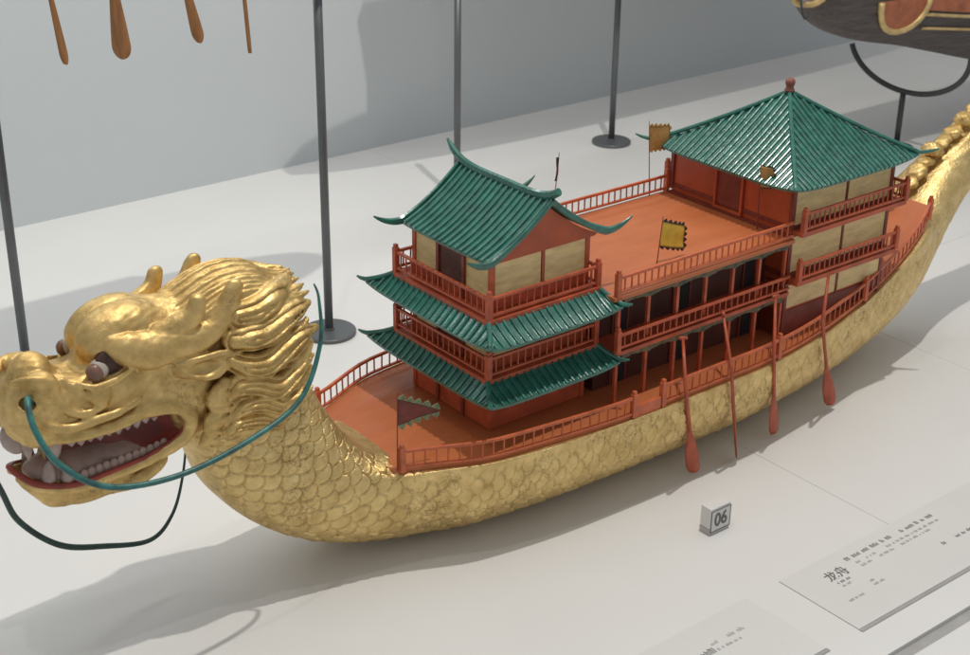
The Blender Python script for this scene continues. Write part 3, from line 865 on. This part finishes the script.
# --- mane locks (side)
Y=-.046
def L(pts,W,T=(.006,.007,.0065,.004),n=4,amp=.0019,yo=(0,-.003,-.001,.006)):
    m=len(pts); yv=np.interp(np.linspace(0,1,m),np.linspace(0,1,len(yo)),yo)
    H.lock([(p[0],Y+yv[i],p[1]) for i,p in enumerate(pts)],W,T,n=n,amp=amp)
def LP(pts,W,T=(.007,.0090,.0088,.0078,.006,.002),n=4,amp=.0027): H.lock(pts,W,T,n=n,amp=amp)
LP([(-.2146,-.043,.2628),(-.1979,-.044,.2638),(-.1801,-.037,.2668),(-.1631,-.020,.2640),(-.1499,-.008,.2672)],(.0085,.0100,.0098,.0074,.0008))
LP([(-.2195,-.045,.2458),(-.2078,-.05,.2469),(-.1933,-.048,.246),(-.175,-.043,.2495),(-.1601,-.037,.2512),(-.1447,-.03,.2507)],(.0080,.0092,.0098,.0092,.0070,.0008))
LP([(-.2237,-.046,.2314),(-.2124,-.051,.2254),(-.1958,-.05,.2222),(-.1786,-.047,.2276),(-.1613,-.042,.2322),(-.1407,-.034,.2307)],(.0065,.0085,.0095,.0092,.0070,.0008))
LP([(-.2264,-.045,.2036),(-.2208,-.05,.2105),(-.2081,-.051,.2084),(-.1889,-.05,.1989),(-.1703,-.045,.2025),(-.1484,-.038,.2109)],(.0055,.0080,.0094,.0094,.0072,.0008))
LP([(-.2277,-.045,.1841),(-.2192,-.05,.1942),(-.2035,-.051,.1937),(-.1863,-.049,.1834),(-.1711,-.045,.1851),(-.1563,-.04,.1909)],(.0045,.0070,.0085,.0082,.0060,.0009))
LP([(-.2366,-.045,.1723),(-.2254,-.05,.1815),(-.2065,-.05,.1794),(-.1898,-.049,.1709),(-.1717,-.045,.173)],(.0035,.0062,.0075,.0060,.0009))
LP([(-.1950,-.040,.2560),(-.1770,-.036,.2570),(-.1640,-.030,.2590),(-.1490,-.023,.2605)],(.0070,.0080,.0055,.0009),(.006,.006,.004,.002),n=4)
# rear row behind, peeping between the tips
for (a,b) in ((-.1535,.2400),(-.1500,.2200),(-.1520,.2000)):
    H.lock([(a-.034,-.034,b-.012),(a-.020,-.040,b-.013),(a-.009,-.039,b-.008),(a+.002,-.036,b+.001)],(.007,.0075,.006,.0010),(.006,.006,.005,.003),n=4,amp=.0016)
# curls behind the cheek
H.lock([(-.2302,-.046,.2139),(-.2365,-.047,.2033),(-.2332,-.047,.1923),(-.2404,-.047,.1847),(-.2435,-.047,.1758),(-.2513,-.046,.1700)],(.005,.0088,.0092,.0092,.0085,.003),(.004,.0062,.0065,.0065,.006,.003),n=1,amp=.0)
for (xx,zz,aa) in ((-.2369,.2078,.5),(-.2355,.1985,-.3),(-.2391,.1895,.5),(-.2436,.1815,-.2),(-.2482,.1740,.4)):
    H.tube([(xx-.010,-.0510,zz-.004*aa),(xx-.002,-.0545,zz+.0015),(xx+.009,-.0510,zz+.005*aa)],[.0008,.0020,.0010],.0012,'c')
# flowing lower fringe where the head meets the neck
for q in range(5):
    xx=-.247+.014*q; zz=.171+.0035*q
    H.lock([(xx,-.046,zz+.004),(xx+.010,-.050,zz-.001),(xx+.022,-.0515,zz-.001),(xx+.034,-.050,zz+.006)],(.003,.0045,.004,.0008),(.004,.005,.004,.002),n=3,amp=.0013)
# --- crown hair (top)
for yc,dz in ((-.0345,-.0062),(-.0260,-.0030),(-.0172,-.0012),(-.0085,-.0002),(.0,.0)):
    pts=[(-.275,yc*.8,.2510+dz*.6),(-.258,yc*.9,.2605+dz),(-.238,yc,.2715+dz),(-.214,yc,.2800+dz),(-.190,yc*.97,.2785+dz),(-.172,yc*.95,.2680+dz),(-.158,yc*.90,.2640+dz),(-.146,yc*.86,.2650+dz)]
    H.lock(pts,(.0035,.0048,.0052,.0054,.0054,.0050,.0036,.0010),(.004,.0050,.0055,.0055,.0055,.005,.0034,.0012),n=2,amp=.0015,mode='top')
# nothing below the neck line
xg=gx[:,None,None]; yg=gy[None,:,None]; zg=gzz[None,None,:]
H.d+=(.00035*np.sin(xg*420+3*np.sin(zg*150))*np.sin(zg*390+yg*300)*np.sin(yg*350+1)).astype(np.float32)
head=surface_net(H.d,'dragon_head',GOLD,boat)

# mouth lining: shell on the cavity wall, inside the head
shell=np.maximum(np.maximum(-(CAV.d+.0022),CAV.d-.0012),PRE+.0008)
lining=surface_net(shell.astype(np.float32),'mouth_lining',[MAROON,MOUTH],head)
cz=np.zeros(len(lining.data.polygons)*3); lining.data.polygons.foreach_get('center',cz); cz=cz.reshape(-1,3)
red=(np.abs(cz[:,1])>.026)|(cz[:,0]>-.272)
lining.data.polygons.foreach_set('material_index',red.astype(np.int32))
# red lower lip
mb=MB(); mb.tube(smooth_path([(-.379,.0,.1715),(-.3775,-.010,.1705),(-.369,-.0245,.1665),(-.346,-.0330,.1625),(-.318,-.0360,.1655),(-.290,-.0390,.1705),(-.266,-.0405,.1800),(-.2605,-.0410,.1900)],6),[.0024]*20+[.002]*23,n=8)
mb.v+= [(v[0],-v[1],v[2]) for v in mb.v]; nF=len(mb.f); nV=len(mb.v)//2
mb.f+=[tuple(i+nV for i in f)[::-1] for f in mb.f]; mb.m+=mb.m
mb.build('lower_lip',MOUTH,head,smooth=True)
# tongue and gums
mb=MB(); mb.ball((-.322,0,.1660),.001,20,12,(46,24,8)); mb.ball((-.345,0,.1660),.001,20,12,(26,27,9)); mb.ball((-.300,0,.1695),.001,20,12,(32,29,6.5)); mb.build('tongue',TONGUE,head,smooth=True)
# teeth
def tooth(base,tip,r,m=TOOTH):
    mb=MB(); b=Vector(base);t=Vector(tip)
    mb.tube([b,b.lerp(t,.35),b.lerp(t,.7),t],[r,r*.92,r*.6,r*.12],n=8); return mb.build('tooth',m,head,smooth=True)
for s in (-1,1):
    for k in range(12):
        x=-.346+.0068*k; yb=.0330+.0055*min(1,k/8); zt=.2005+.000055*k*k
        tooth((x,s*yb,zt+.002),(x+.0008,s*yb,zt-.0072-.0012*(k%2)),.0046)
    for k in range(13):
        x=-.342+.0055*k; yb=.0275+.0058*min(1,k/10); zt=.1620+.0007*k
        mb=MB(); mb.ball((x,s*yb,zt+.0015),.001,12,8,(3.5,2.8,5.2)); mb.build('tooth',TONGUE,head,smooth=True)
    tooth((-.3700,s*.0160,.2030),(-.3715,s*.0185,.1840),.0050)
    tooth((-.3560,s*.0290,.2020),(-.3555,s*.0295,.1860),.0056)
    tooth((-.3610,s*.0230,.1650),(-.3600,s*.0245,.1830),.0056)
    tooth((-.3490,s*.0270,.1640),(-.3490,s*.0275,.1770),.0050)
mb=MB(); mb.ball((-.3735,0,.1950),.001,20,12,(9.5,15,12)); mb.build('front_teeth',TOOTH,head,smooth=True)
# eyes
for s in (-1,1):
    mb=MB(); mb.ball((-.3185,s*.0308,.2452),.0070,24,16); e=mb.build('eyeball',EYEW,head,smooth=True)
    mb=MB(); d=Vector((-.86,s*.48,-.14)).normalized(); c=Vector((-.3185,s*.0308,.2452))
    mb.tube([c+d*.0016,c+d*.0050,c+d*.0078,c+d*.0096,c+d*.0102],[.0060,.0064,.0058,.0040,.0006],n=24); mb.build('iris',IRIS,head,smooth=True)
    mb=MB(); mb.ball((-.3085,s*.0310,.2485),.001,16,10,(13,5.0,10)); mb.build('eye_socket',SOCKET,head,smooth=True)
# the head is narrow: bring every cheek feature closer to the middle line
for o in [head]+list(head.children):
    me=o.data; n=len(me.vertices); c=np.zeros(n*3,np.float32); me.vertices.foreach_get('co',c); c=c.reshape(-1,3)
    ay=np.abs(c[:,1]); D=.22*ay; c[:,0]+=.41*D; c[:,2]-=.78*D; c[:,1]*=.78
    me.vertices.foreach_set('co',c.ravel()); me.update()
# whiskers
def whisker(pts,rr,m,flat=1.0):
    mb=MB(); p=smooth_path(pts,8); n=len(p)
    mb.tube(p,list(np.interp(np.linspace(0,1,n),np.linspace(0,1,len(rr)),rr)),n=10,flat=flat); return mb.build('whisker',m,head,smooth=True)
w=whisker([(-.3640,-.0215,.2270),(-.3720,-.0330,.2370),(-.3748,-.048,.2214),(-.3652,-.06,.1966),(-.336,-.07,.1736),(-.2858,-.075,.1676),(-.2287,-.075,.1766),(-.1813,-.068,.1913),(-.1572,-.06,.2266),(-.1541,-.056,.261),(-.1572,-.055,.2743)],[.0020,.0021,.0023,.0023,.0023,.0022,.0021,.0020,.0017,.0011,.0007],TEAL)
w['label']='teal whisker curling past the near cheek'
w=whisker([(-.3640,.0215,.2270),(-.3850,.028,.2150),(-.3865,.033,.1750),(-.3745,.038,.1317),(-.362,.045,.0976),(-.332,.05,.0627),(-.2951,.052,.0461),(-.2567,.052,.0366),(-.2365,.05,.0538),(-.2234,.052,.084),(-.2120,.060,.120)],[.0020,.0021,.0022,.0023,.0024,.0025,.0023,.0019,.0014,.0011,.0008],SHADETEAL)
w['label']='whisker with painted-in shade hanging low on the far side'

# ------------------------------------------------------------------ dragon tail scrolls at the stern
mb=MB()
for (x,z,r,sx,sz,rot) in ((.622,.146,.0150,1.1,.95,.2),(.606,.166,.0085,1.2,.8,.4),(.637,.171,.0110,1.35,.75,.5),(.650,.181,.0120,1.3,.8,.75),(.664,.190,.0095,1.3,.8,.3),(.674,.202,.0125,.95,1.05,.2),(.690,.208,.0090,1.5,.75,.5),(.707,.216,.0105,1.3,.75,.45),(.722,.227,.0105,1.1,.9,.9),(.742,.236,.010,1.4,.7,.6),(.765,.248,.010,1.3,.8,.5)):
    o=len(mb.v)
    r*=.70; mb.ball((0,0,-.002),r,26,18,(sx*1.15,1.45,sz*.95))
    ca,sa=math.cos(rot),math.sin(rot)
    for k in range(o,len(mb.v)):
        a,b,c=mb.v[k]; w_=1+.13*math.sin(a*520+b*260+x*50)*math.cos(c*430+x*99+b*200)+.05*math.sin(a*1300-b*900)
        mb.v[k]=(x-.002+(a*ca-c*sa)*w_,b*w_,z+.003+(a*sa+c*ca)*w_)
mb.build('tail_scroll',GOLD,boat,smooth=True)

# ------------------------------------------------------------------ paddles hung over the near rail
def paddle(top,mid,tip,ang,label,i):
    root=empty('paddle',tip); top=Vector(top);mid=Vector(mid);tip=Vector(tip)
    lt=lambda p:p-tip
    bl0=mid.lerp(tip,.50)
    mb=MB(); mb.tube([lt(top),lt(top.lerp(mid,.5)),lt(mid),lt(mid.lerp(tip,.55))],[.0014,.0016,.0017,.0018],n=8); mb.build('shaft',PADDLE,root,smooth=True)
    mb=MB(); ca,sa=math.cos(ang),math.sin(ang); N_=16; V=[];Fc=[]
    for k in range(N_+1):
        t=k/N_; c=lt(bl0.lerp(tip,t))
        w=.0018+.0048*math.sin(min(1,t/.72)*PI/2)**1.3*(1 if t<.8 else math.sqrt(max(0,1-((t-.8)/.2)**2))*.65+.35)
        th_=.0014*(1-.5*t)
        for j in range(10):
            a=2*PI*j/10; u_,v_=w*math.cos(a),th_*math.sin(a)
            V.append((c.x+u_*ca-v_*sa,c.y+u_*sa+v_*ca,c.z))
    for k in range(N_):
        for j in range(10): Fc.append((k*10+j,k*10+(j+1)%10,(k+1)*10+(j+1)%10,(k+1)*10+j))
    Fc+=[tuple(range(10))[::-1],tuple(N_*10+j for j in range(10))]
    mb.add(V,Fc); mb.build('blade',PADDLE,root,smooth=True)
    mb=MB(); t=lt(top); mb.tube([t+Vector((-ca,-sa,.0))*.0040,t,t+Vector((ca,sa,.0))*.0040],[.0016,.0019,.0016],n=8); mb.build('grip',PADDLE,root,smooth=True)
    tag(root,label,'paddle','red paddles hung along the near side of the dragon boat')
paddle((.2019,-.090,.142),(.1800,-.1165,.118),(.2165,-.1022,.0045),-.50,'red paddle with broad blade hung nearest to the pavilion, beside the gap in the rail',0)
paddle((.2521,-.090,.153),(.2400,-.1165,.110),(.2697,-.1064,.0045),.90,'thin red paddle turned edge on to the viewer',1)
paddle((.3232,-.090,.151),(.2980,-.1150,.114),(.3327,-.0972,.0045),-.05,'red paddle whose blade hangs between the edge-on paddle and the one nearest the stern',2)
paddle((.3988,-.090,.1554),(.3700,-.1110,.120),(.4243,-.0910,.0045),-.50,'red paddle with broad blade hung nearest to the stern',3)

# ------------------------------------------------------------------ table and wall
mb=MB(); zt=0.0
XS=[-1.2,-.395,.065,.295,.525,.985,1.9,3.2]
def slab(xa,xb,ya,yb,name='table_top'):
    m_=MB(); m_.box(xa+.00025,xb-.00025,ya+.00025,yb-.00025,-.02,0.0); o=m_.build(name,TABLE,None,bevel=.0004); tag(o,kind='structure')
def slab_poly(pts):
    m_=MB(); m_.poly([(x,y,-.01) for x,y in pts],.02,(0,0,1)); tag(m_.build('table_top',TABLE,None,bevel=.0003),kind='structure')
g_=.00022
slab_poly([(-1.6,-.3825),(.295-g_,-.3825),(.295-g_,0),(.525-g_,0),(.525-g_,.892),(-1.6,.892)])
slab_poly([(.295+g_,-.3825),(.615-g_,-.3825),(.615-g_,-.0005),(.295+g_,-.0005)])
slab_poly([(.615+g_,-.3825),(3.4,-.3825),(3.4,.12-g_),(.615+g_,.12-g_)])
slab_poly([(.525+g_,0),(.615-g_,0),(.615-g_,.12+g_),(3.4,.12+g_),(3.4,.892),(.525+g_,.892)])
m_=MB(); m_.box(-1.6,.262,-.80,-.3945,-.02,-.0005); m_.box(.2628,3.4,-.80,-.3945,-.02,-.0005); tag(m_.build('table_front',TABLE,None,bevel=.0004),kind='structure')
m_=MB(); m_.box(-1.6,3.4,-.80,.892,-.05,-.0205); tag(m_.build('table_core',SEAM,None),kind='structure')
m_=MB(); m_.box(-1.6,3.4,-.3945,-.3825,-.0205,-.0035); tag(m_.build('table_groove',SHADOWGROOVE,None),kind='structure')
m_=MB(); m_.box(-1.6,3.4,.885,.93,-.02,1.5); tag(m_.build('back_wall',WALL,None),kind='structure')

# ------------------------------------------------------------------ number block
def text_mesh(body,size,mtx,mats,name,parent,ext=.0002,font_bold=False,sx=1.0):
    cu=bpy.data.curves.new('tmp','FONT'); cu.body=body; cu.size=size; cu.extrude=ext; cu.align_x='CENTER'; cu.align_y='CENTER'
    if font_bold: cu.offset=size*.012
    ob=bpy.data.objects.new('tmp',cu); COL.objects.link(ob)
    dg=bpy.context.evaluated_depsgraph_get(); dg.update()
    me=bpy.data.meshes.new_from_object(ob.evaluated_get(dg)); bpy.data.objects.remove(ob)
    me.materials.clear(); me.materials.append(mats); me.transform(mtx); me.name=name
    o=bpy.data.objects.new(name,me); COL.objects.link(o); o.parent=parent
    return o
blk=empty('number_block',(.1665,-.1765,0))
mb=MB(); mb.box(-.0120,.0120,-.0060,.0060,.0062,.0262); mb.build('block_body',BLOCKW,blk,bevel=.0004)
mb=MB(); mb.box(-.0122,.0122,-.0062,.0062,0,.0060); mb.build('block_base',BLOCKG,blk,bevel=.0003)
mb=MB()
for a_,b_ in (((-.0118,.0035),(.0118,.0035)),((-.0118,.0240),(.0118,.0240))): mb.beam((a_[0],-.0068,a_[1]),(b_[0],-.0068,b_[1]),.0004,.0007)
for x in (-.0118,.0118): mb.beam((x,-.0068,.0031),(x,-.0068,.0244),.0007,.0004,up=(0,1,0))
mb.build('face_frame',INK,blk)
mb=MB(); mb.box(-.0116,.0116,-.0067,-.0061,.0034,.0240); mb.build('face_card',mat('card_white',(.70,.69,.66),.5,var=.02),blk)
RX=Matrix.Rotation(PI/2,4,'X')
text_mesh('06',.0185,Matrix.Translation((0,-.0070,.0137))@RX@Matrix.Diagonal((.86,1.0,1,1)),INK,'number',blk,.0002,True)
tag(blk,'small white numbered block reading 06 standing on the table','number block')

# ------------------------------------------------------------------ caption plates
def plate(xa,xb,ya,yb,label,title,tx,ty,ts,lines,name='caption_plate'):
    r=empty(name,((xa+xb)/2,(ya+yb)/2,0)); ox,oy=(xa+xb)/2,(ya+yb)/2
    mb=MB(); mb.box(xa-ox,xb-ox,ya-oy,yb-oy,.0002,.0010); mb.build('plate',PLATE,r,bevel=.0004)
    mb=MB(); mb.box(xa-ox,xb-ox,ya-oy-.0036,ya-oy-.0003,.0002,.0008); mb.build('edge_shadow_strip',SHADOWGROOVE,r)  # flat grey strip paints the shadow line along the plate's lower edge
    if title: text_mesh(title,ts,Matrix.Translation((tx-ox,ty-oy,.00112)),INK,'title',r,.0001,True)
    # the lettering is too blurred to read: worn word-shaped strokes
    for (lx,ly,ln,hh,mm) in lines:
        mb=MB(); x=lx
        while x<lx+ln:
            wl=random.uniform(.6,2.2)*hh
            if random.random()<.82:
                n=max(1,int(wl/(hh*.27)))
                for k in range(n):
                    q=hh*random.uniform(.45,.95)
                    mb.box(x+k*hh*.27-ox,x+k*hh*.27+hh*.13-ox,ly-oy,ly+q-oy,.0010,.00115)
                    if k%2: mb.box(x+k*hh*.27-ox-hh*.1,x+k*hh*.27+hh*.13-ox,ly-oy+q*.8,ly-oy+q,.00115,.0012)
            x+=wl+hh*.5
        mb.build('caption_line',mm,r)
    tag(r,label,'caption plate','flat caption plates along the front of the table')
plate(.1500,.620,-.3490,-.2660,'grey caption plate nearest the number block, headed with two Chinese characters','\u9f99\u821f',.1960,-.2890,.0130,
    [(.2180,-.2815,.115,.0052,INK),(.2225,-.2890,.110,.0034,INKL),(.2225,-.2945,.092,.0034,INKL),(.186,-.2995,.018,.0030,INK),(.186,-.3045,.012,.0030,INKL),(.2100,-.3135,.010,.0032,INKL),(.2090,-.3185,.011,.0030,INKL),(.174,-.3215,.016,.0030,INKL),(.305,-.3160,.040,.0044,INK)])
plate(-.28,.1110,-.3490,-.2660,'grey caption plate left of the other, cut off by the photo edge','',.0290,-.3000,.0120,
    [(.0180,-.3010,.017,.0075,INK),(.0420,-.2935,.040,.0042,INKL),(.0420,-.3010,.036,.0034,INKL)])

# ------------------------------------------------------------------ steel rods and what stands on them
def rod(x,y,zt,label,group='steel rod stands'):
    r=empty('rod_stand',(x,y,0))
    mb=MB(); mb.tube([(0,0,.004),(0,0,zt*.5),(0,0,zt)],.0047,n=16); mb.build('rod',STEEL,r,smooth=True)
    mb=MB(); mb.lathe([(.0005,.0),(.0298,.0),(.030,.001),(.030,.0038),(.0292,.0046),(.006,.0050),(.0055,.0075),(.0005,.0076)],n=48); o=mb.build('base_disc',STEEL,r); shade_auto(o,.6)
    tag(r,label,'rod stand',group)
rod(-.2018,.4346,.427,'steel rod stand rising behind the dragon snout at the left edge')
rod(.1182,.3660,.427,'steel rod stand with disc base between the dragon mane and the front pavilion')
rod(.4964,.6267,.301,'steel rod stand rising behind the front pavilion roof ridge')
rod(.8450,.6900,.301,'steel rod stand with disc base left of the stern house roof')

def simple_hull(name,x0,x1,cy,zk,zt,w,m,label,cat,cabin=None):
    r=empty(name,((x0+x1)/2,cy,zk)); ox=(x0+x1)/2
    n=40; mm=14; mb=MB()
    def fn(i,j):
        t=i; x=x0+(x1-x0)*t; e=abs(2*t-1)
        ww=w*(1-e**3.0)**.6+.004; k=(zk+(zt-zk)*.75*e**4)-zk; tp=(zt-zk)*(1+.35*e**3)
        a=PI*(j-.5); return (x-ox,ww*math.sin(a)*abs(math.sin(a))**-.3 if abs(math.sin(a))>1e-6 else 0,tp-(tp-k)*math.cos(a)**.8 if math.cos(a)>1e-6 else tp)
    mb.grid(fn,n,mm); 
    def dk(i,j):
        p=fn(i,0); q=fn(i,1); return (p[0],p[1]+(q[1]-p[1])*j,p[2]-.002)
    mb.grid(dk,n,2)
    mb.build('hull',m,r)
    if cabin:
        for (a,b,hh,wf) in cabin:
            c=MB(); zt_=zt-zk; c.box(a-ox,b-ox,-w*wf,w*wf,zt_-.004,zt_+hh)
            c.poly([(a-ox-.01,0,zt_+hh),(b-ox+.01,0,zt_+hh),(b-ox,0,zt_+hh+.022),(a-ox,0,zt_+hh+.022)],w*wf*2+.02,(0,1,0))
            c.build('cabin',SHIPOR,r,bevel=.001)
    tag(r,label,cat); return r
simple_hull('model_boat',-.33,.24,.375,.428,.465,.050,HULLD,'dark wooden model boat held above on steel rods over the dragon head','model boat',cabin=[(-.10,.08,.035,.6)])
simple_hull('model_ship',.345,1.62,.660,.302,.362,.055,HULLD,'dark wooden model ship held above on steel rods behind the pavilions','model boat',cabin=[(.478,1.46,.105,.8)])
# oars hanging from the first of them
def oar(top,tip,w,ang,label):
    root=empty('oar',tip); tip=Vector(tip); top=Vector(top)
    V=[];Fc=[];N_=18;ca,sa=math.cos(ang),math.sin(ang)
    mb=MB()
    for k in range(N_+1):
        t=(k/N_)**2; c=(top-tip)*(t)*.62
        ww=.0008+w*(math.sqrt(max(0,1-(1-min(1,t/.16))**2)) if t<.16 else 1-.72*((t-.16)/.84)**1.2)
        for j in range(10):
            a=2*PI*j/10; u_,v_=ww*math.cos(a),.0019*math.sin(a)
            V.append((c.x+u_*ca-v_*sa,c.y+u_*sa+v_*ca,c.z))
    for k in range(N_):
        for j in range(10): Fc.append((k*10+j,k*10+(j+1)%10,(k+1)*10+(j+1)%10,(k+1)*10+j))
    Fc+=[tuple(range(10))[::-1],tuple(N_*10+j for j in range(10))]
    mb.add(V,Fc); mb.build('blade',OARWOOD,root,smooth=True)
    mb=MB(); mb.tube([(top-tip)*.6,(top-tip)*.8,top-tip],.0022,n=8); mb.build('shaft',OARWOOD,root,smooth=True)
    tag(root,label,'oar','wooden oars hanging into view at the top left')
OY=.312
oar((-.192,OY-.005,.475),(-.1765,OY,.3625),.0040,.35,'leftmost wooden oar, slim and slanting, hanging at the top left')
oar((-.128,OY,.475),(-.1225,OY,.3590),.0078,-.67,'wooden oar with the broadest blade, hanging at the top left')
oar((-.070,OY-.005,.475),(-.0450,OY,.3625),.0052,-.1,'medium wooden oar third from the left at the top')
oar((.000,OY,.475),(.0070,OY,.3450),.0034,.85,'rightmost thin oar seen edge on at the top left')

# ship on the ring cradle, upper right
ship=empty('model_junk',(1.18,.41,.15))
ox,oy,oz=1.18,.41,.15
KX=[.885,.925,.962,1.03,1.136,1.24,1.35,1.50,1.70]; KZ=[.285,.250,.2200,.1930,.1690,.1420,.1150,.100,.100]
TZ=[.330,.318,.300,.285,.268,.255,.245,.240,.240]; KW=[.018,.030,.040,.048,.056,.060,.062,.062,.050]
mb=MB()
def jf(i,j):
    x=.885+(1.70-.885)*i; k=float(interp(KX,KZ,x)); t=float(interp(KX,TZ,x)); w=float(interp(KX,KW,x))
    a=PI*(j-.5); sa=math.sin(a); ca=max(0,math.cos(a))
    return (x-ox,w*math.copysign(abs(sa)**.7,sa),t-(t-k)*ca**.75-oz)
mb.grid(jf,60,24)
mb.grid(lambda i,j:(jf(i,0)[0],jf(i,0)[1]+(jf(i,1)[1]-jf(i,0)[1])*j,jf(i,0)[2]-.002),60,2)
mb.grid(lambda i,j:(jf(0,0)[0],jf(0,j)[1]*i,jf(0,.5)[2]*(1-i)+jf(0,j)[2]*i),4,24)
mb.build('hull',HULLD,ship,smooth=True)
def onhull(x,z,out=.0012):
    k=float(interp(KX,KZ,x)); t=float(interp(KX,TZ,x)); w=float(interp(KX,KW,x))
    c=np.clip((t-z)/(t-k),0,.999)**(1/.75); sa=math.sqrt(max(0,1-c*c)); return Vector((x-ox,-(w*sa**.7+out),z-oz))
mb=MB()
def inset(pts):
    P_=[onhull(x,z,.0018) for x,z in pts]; mb.poly(P_,.003,(0,1,0))
arch=lambda c,hw,zt,zb,n=12:[(c+hw*math.cos(PI+PI*i/n),zt-(zt-zb)*math.sin(PI*i/n)) for i in range(n+1)]
A1=arch(1.085,.050,.252,.2035); A2=arch(.915,.022,.290,.258)
mb.poly([onhull(x,z,.0015) for x,z in A1],.003,(0,1,0)); mb.build('arched_panel',SHIPOR,ship)
mb=MB(); mb.poly([onhull(x,z,.0015) for x,z in A2],.003,(0,1,0)); mb.build('arched_panel',SHIPPINK,ship)
mb=MB()
for A in (A1,A2): mb.tube([onhull(x,z,.0035) for x,z in A],.0046,n=8)
mb.tube([onhull(x,float(interp([1.12,1.25,1.4,1.69],[.226,.206,.19,.18],x)),.002) for x in np.linspace(1.13,1.69,30)],.0026,n=8)
mb.tube([onhull(x,float(interp([1.12,1.25,1.4,1.69],[.205,.186,.165,.15],x)),.002) for x in np.linspace(1.135,1.69,30)],.0022,n=8)
mb.build('gold_moulding',GOLDT,ship,smooth=True)
mb=MB()
mb.grid(lambda i,j:(lambda p:(p.x,p.y,p.z))(onhull(1.14+.55*i,float(interp([1.12,1.25,1.4,1.69],[.232,.212,.196,.186],1.14+.55*i))+.03*j,.0014)),30,3)
mb.build('painted_strake',SHIPOR,ship,smooth=True)
mb=MB(); mb.box(-.10,.40,-.045,.045,.085,.150); mb.build('deckhouse',SHIPOR,ship,bevel=.001)
mb=MB(); mb.tube([(-.276,-.012,.130),(-.276,-.020,.098),(-.271,-.021,.091),(-.265,-.021,.093),(-.264,-.021,.099)],.0016,n=8); mb.build('anchor_hook',STEELD,ship,smooth=True)
tag(ship,'dark wooden model junk with gold arched mouldings resting on a ring cradle','model boat')
cr=empty('ring_cradle',(1.18,.408,0))
mb=MB(); mb.tube([(0,0,.004),(0,0,.05),(0,0,.089)],.0045,n=14); mb.build('stem',STEELD,cr,smooth=True)
mb=MB(); RR=.108
mb.tube([(0,RR*math.sin(a),.0905+RR*.62*(1-math.cos(a))) for a in np.linspace(-1.65,1.35,44)],.0042,n=12); mb.build('ring',STEELD,cr,smooth=True)
mb=MB(); mb.lathe([(.0005,0),(.026,0),(.026,.004),(.006,.0052),(.0005,.0052)],n=40); mb.build('base_disc',STEELD,cr)
tag(cr,'dark curved ring cradle on a short stem beneath the model junk','cradle')

# ------------------------------------------------------------------ camera
cam=bpy.data.cameras.new('camera'); co=bpy.data.objects.new('camera',cam); COL.objects.link(co)
yaw,pitch,roll,f=.67448,.43302,.0128,1488.04
Fv=Vector((math.sin(yaw)*math.cos(pitch),math.cos(yaw)*math.cos(pitch),-math.sin(pitch)))
Rv=Vector((math.cos(yaw),-math.sin(yaw),0)); Uv=Rv.cross(Fv)
R2=Rv*math.cos(roll)+Uv*math.sin(roll); U2=-Rv*math.sin(roll)+Uv*math.cos(roll)
Mx=Matrix((R2,U2,-Fv)).transposed().to_4x4(); Mx.translation=Vector((-.68567,-.91743,.70481)); co.matrix_world=Mx
cam.sensor_width=36; cam.lens=f/970*36; cam.clip_start=.01; cam.clip_end=60
cam.dof.use_dof=True; cam.dof.focus_distance=1.28; cam.dof.aperture_fstop=18
scene.camera=co

# ------------------------------------------------------------------ light
wd=bpy.data.worlds.new('World'); scene.world=wd; wd.use_nodes=True
bg=wd.node_tree.nodes['Background']; bg.inputs[0].default_value=(.93,.96,1,1); bg.inputs[1].default_value=.36
def lamp(kind,name,loc,target,energy,**k):
    l=bpy.data.lights.new(name,kind); l.energy=energy
    for a_,b_ in k.items(): setattr(l,a_,b_)
    o=bpy.data.objects.new(name,l); COL.objects.link(o); o.location=loc
    o.rotation_euler=(Vector(target)-Vector(loc)).to_track_quat('-Z','Y').to_euler(); return o
lamp('SPOT','key_spot',(.25,-.20,1.90),(.18,.22,0),50,spot_size=1.9,spot_blend=.9,shadow_soft_size=.014,color=(1,.962,.90))
lamp('SPOT','second_spot',(-.45,-.24,1.85),(.18,.25,0),6,spot_size=1.9,spot_blend=.9,shadow_soft_size=.020,color=(1,.97,.92))
lamp('AREA','case_light',(.35,.25,1.65),(.35,.22,0),5.5,shape='RECTANGLE',size=2.4,size_y=1.0,color=(1,.97,.93))
lamp('AREA','added_sheen_strip',(.12,.80,.86),(.08,-.05,.15),2.4,shape='RECTANGLE',size=1.3,size_y=.07,color=(.92,.97,1))  # unseen lamp added to put a sheen on the front roof slopes
scene.view_settings.view_transform='Standard'; scene.view_settings.look='None'; scene.view_settings.exposure=.15; scene.view_settings.gamma=1
scene.cycles.use_denoising=True
scene.cycles.max_bounces=8
